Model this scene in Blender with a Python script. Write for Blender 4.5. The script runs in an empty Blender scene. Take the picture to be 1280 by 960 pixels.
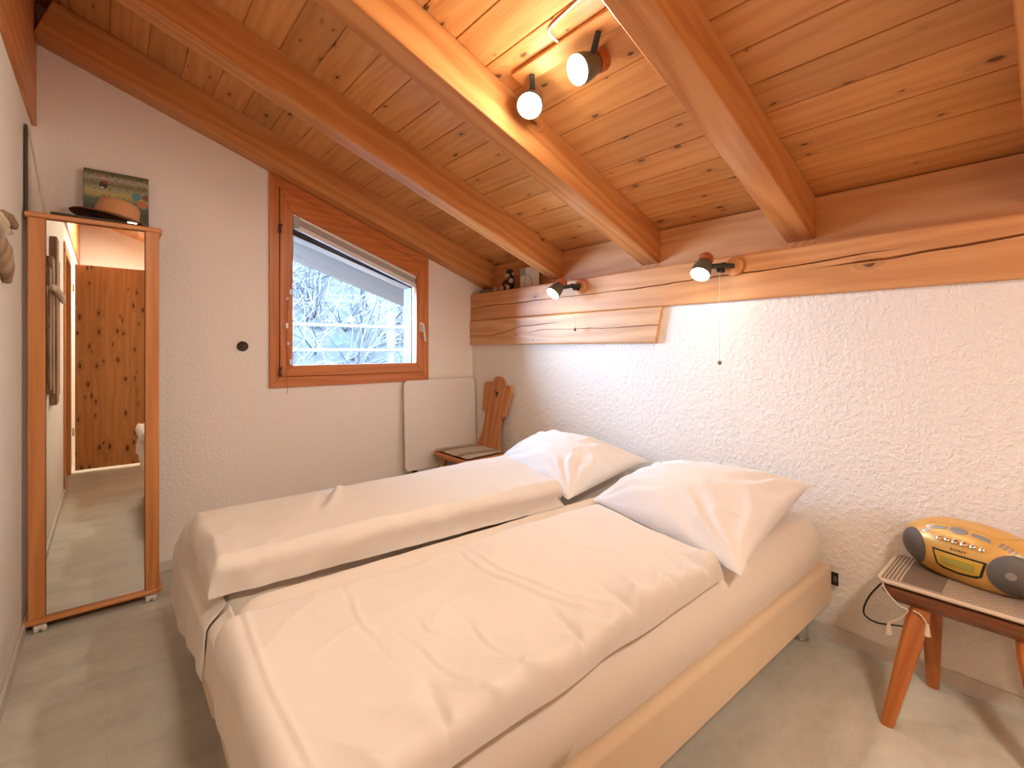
import bpy, bmesh, math, random
from mathutils import Vector, Matrix, noise
random.seed(7)
PI = math.pi
scene = bpy.context.scene
COL = scene.collection

# ------------------------------------------------------------------ camera, world, exposure
cam_d = bpy.data.cameras.new('camera')
cam_d.sensor_width = 36.0
cam_d.lens = 591.85 / 1280 * 36.0
cam_d.shift_y = -43.8 / 1280
cam_d.clip_start = 0.02
cam = bpy.data.objects.new('camera', cam_d)
cam.location = (0, 0, 1.25)
cam.rotation_euler = (PI / 2, 0, -math.radians(40.565))
COL.objects.link(cam)
scene.camera = cam

vs = scene.view_settings
scene.display_settings.display_device = 'sRGB'
vs.view_transform = 'Standard'
vs.look = 'None'
vs.exposure = 0.8
vs.gamma = 1.0
vs.use_curve_mapping = False

WORLD_STRENGTH = 38.0
BULB_WATTS = 12.5
BEAM_WATTS = 4.8
FILL_WATTS = 42.0  # added fill lamp behind the camera
GLOW = 0.29          # share of each bulb's light that leaves it sideways and backwards
BULB_COLOR = (1.0, 0.868, 0.70)
w = bpy.data.worlds.new('overcast_sky')
scene.world = w
w.use_nodes = True
bg = w.node_tree.nodes['Background']
bg.inputs[0].default_value = (0.52, 0.71, 1.0, 1)
bg.inputs[1].default_value = WORLD_STRENGTH

try:
    scene.cycles.use_denoising = True
    scene.cycles.max_bounces = 10
    scene.cycles.diffuse_bounces = 6
    scene.cycles.caustics_reflective = False
    scene.cycles.caustics_refractive = False
    scene.cycles.sample_clamp_indirect = 6.0
except Exception:
    pass

# room measures (metres); x to the timber wall, y to the window wall
XL, XR, YB, YF = -0.28, 2.375, 3.293, -2.40
TS = 0.3558                       # roof fall per metre of x
TH = math.atan(TS)
RZ0, CZ0 = 2.656, 2.860           # rafter underside and boarding height at x = 0
def zr(x): return RZ0 - TS * x
def zc(x): return CZ0 - TS * x

# daylight portal in the window opening (guides sky sampling, emits nothing of its own)
pl = bpy.data.lights.new('window_daylight', 'AREA')
pl.shape = 'RECTANGLE'; pl.size = 1.1; pl.size_y = 1.2
try: pl.cycles.is_portal = True
except Exception: pass
po = bpy.data.objects.new('window_daylight', pl)
po.location = (1.37, YB + 0.09, 1.6)
po.rotation_euler = (-PI / 2, 0, 0)
COL.objects.link(po)

# ------------------------------------------------------------------ materials
def new_mat(name):
    m = bpy.data.materials.new(name); m.use_nodes = True
    nt = m.node_tree
    return m, nt, nt.nodes['Principled BSDF']
class NT:
    def __init__(s, nt): s.t = nt
    def n(s, kind, **kw):
        nd = s.t.nodes.new(kind)
        for k, v in kw.items(): setattr(nd, k, v)
        return nd
    def l(s, a, b): s.t.links.new(a, b)
    def m(s, op, a, b=None, c=None, clamp=False):
        nd = s.t.nodes.new('ShaderNodeMath'); nd.operation = op; nd.use_clamp = clamp
        for i, v in enumerate((a, b, c)):
            if v is None: continue
            if isinstance(v, (int, float)): nd.inputs[i].default_value = v
            else: s.l(v, nd.inputs[i])
        return nd.outputs[0]
    def comb(s, x, y, z):
        nd = s.t.nodes.new('ShaderNodeCombineXYZ')
        for i, v in enumerate((x, y, z)):
            if isinstance(v, (int, float)): nd.inputs[i].default_value = v
            else: s.l(v, nd.inputs[i])
        return nd.outputs[0]
    def noise(s, vec, scale, detail=2.0, rough=0.5, out=0):
        nd = s.t.nodes.new('ShaderNodeTexNoise')
        nd.inputs['Scale'].default_value = scale; nd.inputs['Detail'].default_value = detail
        nd.inputs['Roughness'].default_value = rough
        s.l(vec, nd.inputs['Vector']); return nd.outputs[out]
    def ramp(s, fac, stops, interp='LINEAR'):
        nd = s.t.nodes.new('ShaderNodeValToRGB'); cr = nd.color_ramp; cr.interpolation = interp
        while len(cr.elements) < len(stops): cr.elements.new(0.5)
        for e, (p, c) in zip(cr.elements, stops):
            e.position = p; e.color = (c[0], c[1], c[2], 1)
        s.l(fac, nd.inputs[0]); return nd.outputs[0]
    def mix(s, fac, a, b, blend='MIX'):
        nd = s.t.nodes.new('ShaderNodeMix'); nd.data_type = 'RGBA'; nd.blend_type = blend
        for i, v in ((0, fac), (6, a), (7, b)):
            if isinstance(v, (int, float)): nd.inputs[i].default_value = v
            elif isinstance(v, tuple): nd.inputs[i].default_value = (v[0], v[1], v[2], 1)
            else: s.l(v, nd.inputs[i])
        return nd.outputs[2]
    def smooth(s, v, lo, hi):
        nd = s.t.nodes.new('ShaderNodeMapRange'); nd.interpolation_type = 'SMOOTHSTEP'
        nd.inputs[1].default_value = lo; nd.inputs[2].default_value = hi
        s.l(v, nd.inputs[0]); return nd.outputs[0]
    def bump(s, h, bsdf, strength=0.3, dist=0.002):
        nd = s.t.nodes.new('ShaderNodeBump'); nd.inputs['Strength'].default_value = strength
        nd.inputs['Distance'].default_value = dist
        s.l(h, nd.inputs['Height']); s.l(nd.outputs[0], bsdf.inputs['Normal'])
    def obj(s):
        return s.t.nodes.new('ShaderNodeTexCoord').outputs['Object']
    def sep(s, v):
        nd = s.t.nodes.new('ShaderNodeSeparateXYZ'); s.l(v, nd.inputs[0]); return nd.outputs

def plain(name, col, rough=0.5, metal=0.0, spec=0.5, bump=None, emit=None, estr=0):
    m, nt, b = new_mat(name)
    b.inputs['Base Color'].default_value = (*col, 1)
    b.inputs['Roughness'].default_value = rough
    b.inputs['Metallic'].default_value = metal
    b.inputs['Specular IOR Level'].default_value = spec
    N = NT(nt)
    ob = N.obj()
    v = N.noise(ob, 35.0, 3.0)
    c = N.mix(v, tuple(x * 0.93 for x in col), tuple(min(1, x * 1.05) for x in col))
    N.l(c, b.inputs['Base Color'])
    if bump: N.bump(N.noise(ob, bump[0], 3.0), b, bump[1], bump[2])
    if emit:
        b.inputs['Emission Color'].default_value = (*emit, 1); b.inputs['Emission Strength'].default_value = estr
    return m

def wood(name, dark, mid, light, axis='X', knots=0.35, kscale=1.0, rough=0.42, boards=None, ring=46.0, knotcol=None, vary=0.14, ksize=1.0, ringw=0.26):
    m, nt, b = new_mat(name); N = NT(nt)
    o = N.sep(N.obj())
    order = {'X': (0, 1, 2), 'Y': (1, 0, 2), 'Z': (2, 0, 1)}[axis]
    al, a, c = o[order[0]], o[order[1]], o[order[2]]
    inf = nt.nodes.new('ShaderNodeObjectInfo').outputs['Random']
    r = N.m('MULTIPLY', inf, 23.0)
    al = N.m('ADD', al, r); tint = None
    if boards:
        idx = N.m('FLOOR', N.m('MULTIPLY', N.m('ADD', a, boards[1]), 1.0 / boards[0]))
        wn = nt.nodes.new('ShaderNodeTexWhiteNoise'); wn.noise_dimensions = '1D'
        N.l(idx, wn.inputs['W'])
        al = N.m('ADD', al, N.m('MULTIPLY', wn.outputs[0], 31.0)); tint = wn.outputs[0]
    ac = N.m('ADD', N.m('ADD', a, c), r)
    n1 = N.noise(N.comb(N.m('MULTIPLY', al, 0.7), N.m('MULTIPLY', ac, 5.5), 0.0), 1.0, 2.5)
    vor = nt.nodes.new('ShaderNodeTexVoronoi'); vor.voronoi_dimensions = '2D'
    vor.inputs['Scale'].default_value = 1.0
    kx, ky = 3.4 * kscale, 8.0 * kscale
    warp = N.noise(N.comb(al, ac, 0.0), 14.0, 2.0)
    N.l(N.comb(N.m('ADD', N.m('MULTIPLY', al, kx), N.m('MULTIPLY', warp, 0.16)), N.m('ADD', N.m('MULTIPLY', ac, ky), N.m('MULTIPLY', warp, 0.2)), 0.0), vor.inputs['Vector'])
    rnd = N.sep(vor.outputs['Color'])
    on = N.smooth(rnd[0], 1.0 - knots, 1.0 - knots + 0.02)
    size = N.m('MULTIPLY_ADD', rnd[1], 0.075 * ksize, 0.03 * ksize)
    d = N.m('DIVIDE', vor.outputs['Distance'], size)
    core = N.m('MULTIPLY', N.m('SUBTRACT', 1.0, N.smooth(d, 0.55, 1.15)), on)
    halo = N.m('MULTIPLY', N.m('SUBTRACT', 1.0, N.smooth(d, 0.8, 3.6)), on)
    ph = N.m('ADD', N.m('MULTIPLY', ac, ring * 2.2), N.m('ADD', N.m('MULTIPLY', n1, 26.0), N.m('MULTIPLY', halo, 9.0)))
    rings = N.m('MULTIPLY_ADD', N.m('SINE', ph), 0.5, 0.5)
    fine = N.noise(N.comb(N.m('MULTIPLY', al, 5.0), N.m('MULTIPLY', ac, 170.0), 0.0), 1.0, 2.0)
    big = N.noise(N.comb(N.m('MULTIPLY', al, 1.1), N.m('MULTIPLY', ac, 11.0), 3.0), 1.0, 2.0)
    f = N.m('ADD', N.m('MULTIPLY', rings, ringw), N.m('ADD', N.m('MULTIPLY', fine, 0.51 - ringw / 2), N.m('MULTIPLY', big, 0.55 - ringw / 2)))
    col = N.ramp(f, [(0.22, dark), (0.5, mid), (0.82, light)])
    kc = knotcol or tuple(x * 0.22 for x in dark)
    col = N.mix(N.m('MULTIPLY', halo, 0.30), col, tuple(x * 0.6 for x in dark))
    col = N.mix(N.m('MULTIPLY', core, 0.9), col, kc)
    if tint is not None:
        hv = nt.nodes.new('ShaderNodeHueSaturation')
        N.l(col, hv.inputs['Color']); N.l(N.m('MULTIPLY_ADD', tint, vary * 2, 1.0 - vary), hv.inputs['Value'])
        col = hv.outputs[0]
    N.l(col, b.inputs['Base Color'])
    b.inputs['Roughness'].default_value = rough
    b.inputs['Specular IOR Level'].default_value = 0.35
    N.bump(f, b, 0.25, 0.0012)
    return m

def stucco(name, col, scale=55.0, strength=0.55, dist=0.006):
    m, nt, b = new_mat(name); N = NT(nt); ob = N.obj()
    h1 = N.noise(ob, scale, 3.0, 0.55)
    h2 = N.noise(ob, scale * 2.6, 2.0)
    vo = nt.nodes.new('ShaderNodeTexVoronoi'); vo.inputs['Scale'].default_value = scale * 0.9; vo.feature = 'SMOOTH_F1'
    N.l(ob, vo.inputs['Vector'])
    h = N.m('ADD', N.m('MULTIPLY', N.smooth(h1, 0.38, 0.66), 0.7), N.m('ADD', N.m('MULTIPLY', h2, 0.25), N.m('MULTIPLY', vo.outputs['Distance'], 0.5)))
    big = N.noise(ob, 1.7, 2.0)
    N.l(N.mix(big, tuple(x * 0.97 for x in col), col), b.inputs['Base Color'])
    b.inputs['Roughness'].default_value = 0.9
    b.inputs['Specular IOR Level'].default_value = 0.15
    N.bump(h, b, strength, dist)
    return m

def fabric(name, col, weave=700.0, strength=0.08, soft=24.0, sstr=0.12):
    m, nt, b = new_mat(name); N = NT(nt); ob = N.obj()
    v = N.noise(ob, 9.0, 3.0)
    N.l(N.mix(v, tuple(x * 0.97 for x in col), col), b.inputs['Base Color'])
    b.inputs['Roughness'].default_value = 0.85
    b.inputs['Specular IOR Level'].default_value = 0.15
    try:
        b.inputs['Sheen Weight'].default_value = 0.15
        b.inputs['Sheen Roughness'].default_value = 0.5
    except Exception: pass
    h = N.m('ADD', N.m('MULTIPLY', N.noise(ob, weave, 1.0), strength), N.m('MULTIPLY', N.noise(ob, soft, 3.0), sstr))
    N.bump(h, b, 0.6, 0.006)
    return m

M = {}
PD, PM, PLt = (0.43, 0.165, 0.046), (0.60, 0.275, 0.090), (0.70, 0.37, 0.145)
BOARD = 0.149
M['ceiling'] = wood('pine_boarding', PD, PM, PLt, 'Y', knots=0.30, kscale=1.5, ksize=1.25, ringw=0.14, boards=(BOARD / math.cos(TH), 0.0), vary=0.12)
M['rafter'] = wood('pine_rafter', (0.42, 0.15, 0.042), (0.57, 0.24, 0.076), (0.67, 0.335, 0.125), 'X', knots=0.09, kscale=0.8, ring=34)
M['beam'] = wood('pine_beam', (0.46, 0.20, 0.075), (0.57, 0.27, 0.105), (0.66, 0.34, 0.145), 'Y', knots=0.13, kscale=0.75, ring=34)
M['stub'] = wood('pine_stub', (0.44, 0.21, 0.085), (0.62, 0.33, 0.15), (0.74, 0.44, 0.22), 'Y', knots=0.13, kscale=1.6, ring=34)
M['window'] = wood('window_wood', (0.42, 0.13, 0.036), (0.54, 0.18, 0.052), (0.62, 0.235, 0.075), 'Z', knots=0.0, ring=60, rough=0.35)
M['windowx'] = wood('window_wood_rail', (0.42, 0.13, 0.036), (0.54, 0.18, 0.052), (0.62, 0.235, 0.075), 'X', knots=0.0, ring=60, rough=0.35)
M['mirrorwood'] = wood('beech_orange', (0.42, 0.155, 0.045), (0.54, 0.215, 0.068), (0.63, 0.28, 0.10), 'Z', knots=0.0, ring=50, rough=0.35)
M['mirrorwoodx'] = wood('beech_orange_rail', (0.42, 0.155, 0.045), (0.54, 0.215, 0.068), (0.63, 0.28, 0.10), 'X', knots=0.0, ring=50, rough=0.35)
M['door'] = wood('swiss_pine_door', (0.42, 0.165, 0.045), (0.52, 0.225, 0.068), (0.60, 0.29, 0.10), 'Z', knots=0.5, kscale=1.75, ksize=2.0, boards=(0.12, 0.0), vary=0.07, knotcol=(0.10, 0.025, 0.012))
M['chair'] = wood('chair_wood', (0.36, 0.125, 0.04), (0.50, 0.20, 0.07), (0.62, 0.29, 0.12), 'Z', knots=0.05, ring=40)
M['stool'] = wood('stool_dark', (0.095, 0.032, 0.014), (0.16, 0.058, 0.025), (0.23, 0.09, 0.038), 'Y', knots=0.0, ring=40, rough=0.3)
M['stoolleg'] = wood('stool_leg', (0.29, 0.085, 0.02), (0.40, 0.128, 0.031), (0.48, 0.17, 0.045), 'Z', knots=0.0, ring=50, rough=0.3)
M['lampwood'] = wood('lamp_wood', (0.30, 0.075, 0.022), (0.40, 0.115, 0.036), (0.48, 0.16, 0.055), 'Z', knots=0.0, ring=80, rough=0.35)
M['lampwoodY'] = wood('lamp_wood_bar', PD, PM, PLt, 'Y', knots=0.0, ring=60, rough=0.35)
M['drift'] = wood('driftwood', (0.16, 0.095, 0.05), (0.30, 0.19, 0.115), (0.46, 0.34, 0.23), 'Z', knots=0.1, kscale=2.5, ring=60, rough=0.85)
M['driftpale'] = wood('driftwood_pale', (0.42, 0.31, 0.21), (0.56, 0.45, 0.34), (0.68, 0.58, 0.47), 'Y', knots=0.0, ring=60, rough=0.85)
M['lath'] = wood('pale_lath', (0.40, 0.27, 0.16), (0.52, 0.38, 0.24), (0.60, 0.46, 0.32), 'Z', knots=0.0)
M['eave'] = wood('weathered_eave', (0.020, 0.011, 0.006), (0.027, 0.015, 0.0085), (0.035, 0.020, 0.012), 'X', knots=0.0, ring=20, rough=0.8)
M['wall'] = stucco('white_roughcast', (0.84, 0.795, 0.735), 52.0, 0.52, 0.006)
M['wallb'] = stucco('white_roughcast_fine', (0.87, 0.81, 0.755), 62.0, 0.36, 0.005)
M['walls'] = stucco('white_plaster', (0.82, 0.785, 0.73), 80.0, 0.2, 0.004)
M['base'] = plain('painted_skirting', (0.60, 0.55, 0.49), 0.55)
M['sheet'] = fabric('white_sheet', (0.70, 0.625, 0.55))
M['linen'] = fabric('white_linen', (0.655, 0.60, 0.545))
M['pillow'] = fabric('white_pillow', (0.70, 0.66, 0.625))
M['bedbase'] = fabric('cream_upholstery', (0.66, 0.52, 0.36), 420.0, 0.25, 30.0, 0.06)
M['steel'] = plain('brushed_steel', (0.62, 0.60, 0.57), 0.3, 1.0)
M['chrome'] = plain('chrome', (0.85, 0.83, 0.80), 0.12, 1.0)
M['black'] = plain('black_plastic', (0.015, 0.013, 0.012), 0.45)
M['blackmetal'] = plain('black_lamp_metal', (0.022, 0.022, 0.02), 0.35)
M['shade'] = plain('glare_greyed_lamp_metal', (0.14, 0.145, 0.12), 0.35, 0.4)  # black shade metal, greyed in its colour to carry the glare around the bulbs
M['white'] = plain('white_plastic', (0.82, 0.82, 0.80), 0.4)
M['offwhite'] = plain('off_white_laminate', (0.80, 0.75, 0.69), 0.35)
M['brown'] = plain('dark_brown', (0.06, 0.035, 0.022), 0.5)
M['iron'] = plain('dark_bronze', (0.10, 0.06, 0.04), 0.4, 0.7)
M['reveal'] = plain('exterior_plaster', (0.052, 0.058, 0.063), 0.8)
M['cord'] = plain('cream_cord', (0.66, 0.56, 0.44), 0.9, bump=(900, 0.4, 0.001))
M['bead'] = plain('wooden_bead', (0.24, 0.12, 0.05), 0.4)
M['bulb'] = plain('glowing_bulb', (1, 0.95, 0.85), 0.3, emit=(1.0, 0.93, 0.82), estr=9.0)
M['yellow'] = plain('metallic_yellow', (0.70, 0.41, 0.115), 0.33, 0.25)
M['grille'] = plain('grey_grille', (0.13, 0.12, 0.115), 0.5, 0.3, bump=(900, 0.5, 0.002))
M['greybtn'] = plain('grey_buttons', (0.30, 0.28, 0.26), 0.4, 0.3)
M['lcd'] = plain('olive_display', (0.36, 0.31, 0.06), 0.25)
M['lcdrim'] = plain('amber_display_rim', (0.58, 0.36, 0.05), 0.25)
M['plushdark'] = plain('dark_plush', (0.035, 0.028, 0.026), 0.95, bump=(260, 0.8, 0.006))
M['plushtan'] = plain('tan_plush', (0.55, 0.36, 0.23), 0.95, bump=(260, 0.8, 0.006))
M['plushgrey'] = plain('grey_plush', (0.22, 0.20, 0.19), 0.95, bump=(260, 0.8, 0.006))
M['pinkgrey'] = plain('castor_grey', (0.62, 0.58, 0.54), 0.35)
M['silver'] = plain('silver_corner', (0.55, 0.53, 0.50), 0.3, 0.8)
M['greyblue'] = plain('blue_grey_wash', (0.40, 0.45, 0.46), 0.8)

def mirror_glass():
    m, nt, b = new_mat('mirror_glass'); N = NT(nt)
    b.inputs['Base Color'].default_value = (0.86, 0.85, 0.80, 1); b.inputs['Metallic'].default_value = 1.0
    b.inputs['Roughness'].default_value = 0.015
    return m
M['mirror'] = mirror_glass()
def pane_glass():
    m, nt, b = new_mat('window_glass'); N = NT(nt)
    nt.nodes.remove(b)
    out = [n for n in nt.nodes if n.type == 'OUTPUT_MATERIAL'][0]
    t = N.n('ShaderNodeBsdfTransparent'); t.inputs[0].default_value = (0.96, 0.985, 1, 1)
    g = N.n('ShaderNodeBsdfGlossy'); g.inputs['Roughness'].default_value = 0.02
    fr = N.n('ShaderNodeFresnel'); fr.inputs[0].default_value = 1.45
    mx = N.n('ShaderNodeMixShader')
    N.l(fr.outputs[0], mx.inputs[0]); N.l(t.outputs[0], mx.inputs[1]); N.l(g.outputs[0], mx.inputs[2])
    N.l(mx.outputs[0], out.inputs[0])
    return m
M['glass'] = pane_glass()
def floor_mat():
    m, nt, b = new_mat('marbled_vinyl'); N = NT(nt); ob = N.obj()
    s = N.sep(ob)
    n1 = N.noise(N.comb(N.m('MULTIPLY', s[0], 1.0), N.m('MULTIPLY', s[1], 2.2), 0.0), 3.2, 5.0, 0.62)
    n2 = N.noise(ob, 21.0, 4.0, 0.6)
    f = N.m('ADD', N.m('MULTIPLY', n1, 0.7), N.m('MULTIPLY', n2, 0.3))
    col = N.ramp(f, [(0.30, (0.43, 0.415, 0.355)), (0.5, (0.54, 0.525, 0.455)), (0.72, (0.62, 0.605, 0.535))])
    br = nt.nodes.new('ShaderNodeTexBrick')
    br.inputs['Scale'].default_value = 1.0; br.inputs['Mortar Size'].default_value = 0.0016
    br.inputs['Brick Width'].default_value = 0.9; br.inputs['Row Height'].default_value = 0.45
    N.l(N.comb(s[1], s[0], 0.0), br.inputs['Vector'])
    col = N.mix(N.m('MULTIPLY', br.outputs['Fac'], 0.12), col, (0.2, 0.17, 0.14))
    N.l(col, b.inputs['Base Color'])
    b.inputs['Roughness'].default_value = 0.45
    b.inputs['Specular IOR Level'].default_value = 0.3
    N.bump(n2, b, 0.1, 0.001)
    return m
M['floor'] = floor_mat()
def hill_mat():
    m, nt, b = new_mat('frosty_undergrowth'); N = NT(nt); ob = N.obj()
    n1 = N.noise(ob, 9.0, 6.0, 0.75); n2 = N.noise(ob, 1.3, 3.0)
    f = N.m('ADD', N.m('MULTIPLY', n1, 0.75), N.m('MULTIPLY', n2, 0.25))
    col = N.ramp(f, [(0.36, (0.002, 0.003, 0.004)), (0.47, (0.009, 0.012, 0.013)), (0.55, (0.023, 0.025, 0.025)), (0.68, (0.058, 0.058, 0.057))])
    gr = N.smooth(N.noise(ob, 0.9, 2.0), 0.60, 0.72)
    col = N.mix(N.m('MULTIPLY', gr, 0.45), col, (0.012, 0.03, 0.016))
    N.l(col, b.inputs['Base Color']); b.inputs['Roughness'].default_value = 0.95
    return m
M['hill'] = hill_mat()
M['twig'] = plain('frosted_twigs', (0.052, 0.050, 0.049), 0.9)
M['twigdark'] = plain('dark_twigs', (0.008, 0.0085, 0.009), 0.9)
M['rail'] = plain('frosted_rail', (0.045, 0.043, 0.041), 0.8)

def painting_mat():
    m, nt, b = new_mat('painted_meadow'); N = NT(nt); s = N.sep(N.obj())
    x, z = s[0], s[2]           # z 0..0.31 over the board
    nz = N.noise(N.comb(x, z, 0.0), 60.0, 4.0, 0.7)
    zz = N.m('ADD', z, N.m('MULTIPLY_ADD', nz, 0.05, -0.025))
    col = N.ramp(N.m('MULTIPLY', zz, 1 / 0.31), [(0.0, (0.08, 0.07, 0.03)), (0.40, (0.05, 0.07, 0.035)), (0.56, (0.13, 0.16, 0.13)), (0.66, (0.50, 0.42, 0.12)), (0.74, (0.36, 0.34, 0.20)), (0.84, (0.16, 0.15, 0.07)), (0.92, (0.42, 0.38, 0.26)), (1.0, (0.10, 0.09, 0.03))])
    col = N.mix(N.smooth(N.noise(N.comb(x, z, 2.0), 85.0, 3.0), 0.58, 0.66), col, (0.10, 0.11, 0.045))
    def blob(c, cx, cz, rx, rz, colr):
        d = N.m('ADD', N.m('POWER', N.m('DIVIDE', N.m('SUBTRACT', x, cx), rx), 2.0), N.m('POWER', N.m('DIVIDE', N.m('SUBTRACT', z, cz), rz), 2.0))
        d = N.m('ADD', d, N.m('MULTIPLY', nz, 0.6))
        return N.mix(N.m('SUBTRACT', 1.0, N.smooth(d, 0.9, 1.5)), c, colr)
    col = blob(col, 0.080, 0.215, 0.022, 0.022, (0.10, 0.26, 0.28))
    col = blob(col, 0.105, 0.175, 0.026, 0.022, (0.50, 0.18, 0.06))
    col = blob(col, 0.120, 0.215, 0.02, 0.018, (0.22, 0.09, 0.06))
    col = blob(col, -0.055, 0.250, 0.018, 0.020, (0.06, 0.03, 0.025))
    col = blob(col, -0.048, 0.268, 0.009, 0.010, (0.40, 0.04, 0.03))
    col = blob(col, -0.060, 0.236, 0.007, 0.006, (0.5, 0.5, 0.48))
    N.l(col, b.inputs['Base Color']); b.inputs['Roughness'].default_value = 0.45
    return m
M['painting'] = painting_mat()
def straw_mat():
    m, nt, b = new_mat('woven_straw'); N = NT(nt); ob = N.obj(); s = N.sep(ob)
    ang = N.m('MULTIPLY', N.m('ARCTAN2', s[1], s[0]), 44.0)
    wv = N.m('MULTIPLY', N.m('SINE', ang), N.m('SINE', N.m('MULTIPLY', s[2], 560.0)))
    f = N.m('MULTIPLY_ADD', wv, 0.5, 0.5)
    f = N.m('ADD', N.m('MULTIPLY', f, 0.7), N.m('MULTIPLY', N.noise(ob, 90, 2), 0.3))
    N.l(N.ramp(f, [(0.2, (0.40, 0.16, 0.06)), (0.5, (0.66, 0.33, 0.14)), (0.85, (0.80, 0.48, 0.25))]), b.inputs['Base Color'])
    b.inputs['Roughness'].default_value = 0.8
    N.bump(f, b, 0.5, 0.003)
    return m
M['straw'] = straw_mat()
def cushion_mat(kind):
    m, nt, b = new_mat('woven_cushion_' + kind); N = NT(nt); ob = N.obj(); s = N.sep(ob)
    if kind == 'seat':       # broad grey-brown bands across beige
        t = N.m('ADD', s[1], N.m('MULTIPLY', s[0], 0.1))
        col = N.ramp(N.m('MULTIPLY_ADD', t, 2.0, 0.5), [(0.0, (0.60, 0.52, 0.43)), (0.17, (0.33, 0.26, 0.20)), (0.30, (0.63, 0.55, 0.46)), (0.62, (0.33, 0.26, 0.20)), (0.76, (0.60, 0.52, 0.43))], 'CONSTANT')
    else:                    # bands of stripes, plain brown and check; y runs along the seat
        y = s[1]; x = s[0]
        band = N.ramp(N.m('MULTIPLY_ADD', y, 2.0, 0.5), [(0.0, (0.38, 0.30, 0.23)), (0.30, (0, 0, 0)), (0.62, (0.19, 0.13, 0.092)), (0.83, (0.0, 0, 0))], 'CONSTANT')
        st = N.smooth(N.m('SINE', N.m('MULTIPLY', y, 2 * PI / 0.011)), -0.1, 0.3)
        stripes = N.mix(st, (0.19, 0.13, 0.092), (0.60, 0.51, 0.41))
        ck = N.smooth(N.m('MULTIPLY', N.m('SINE', N.m('MULTIPLY', y, 2 * PI / 0.014)), N.m('SINE', N.m('MULTIPLY', x, 2 * PI / 0.014))), -0.1, 0.1)
        check = N.mix(ck, (0.26, 0.19, 0.13), (0.56, 0.47, 0.375))
        in_st = N.smooth(y, 0.1645, 0.1655)
        in_ck = N.m('MULTIPLY', N.smooth(y, -0.1005, -0.0995), N.m('SUBTRACT', 1.0, N.smooth(y, 0.0595, 0.0605)))
        col = N.mix(in_st, band, stripes); col = N.mix(in_ck, col, check)
        edge = N.smooth(N.m('ABSOLUTE', x), 0.134, 0.136)
        col = N.mix(edge, col, (0.42, 0.33, 0.25))
    wv = N.noise(ob, 420.0, 2.0)
    col = N.mix(N.m('MULTIPLY', wv, 0.5), col, (0.18, 0.13, 0.09))
    N.l(col, b.inputs['Base Color']); b.inputs['Roughness'].default_value = 0.95
    N.bump(wv, b, 0.6, 0.003)
    return m
M['cushseat'] = cushion_mat('seat'); M['cushstool'] = cushion_mat('stool')

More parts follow.
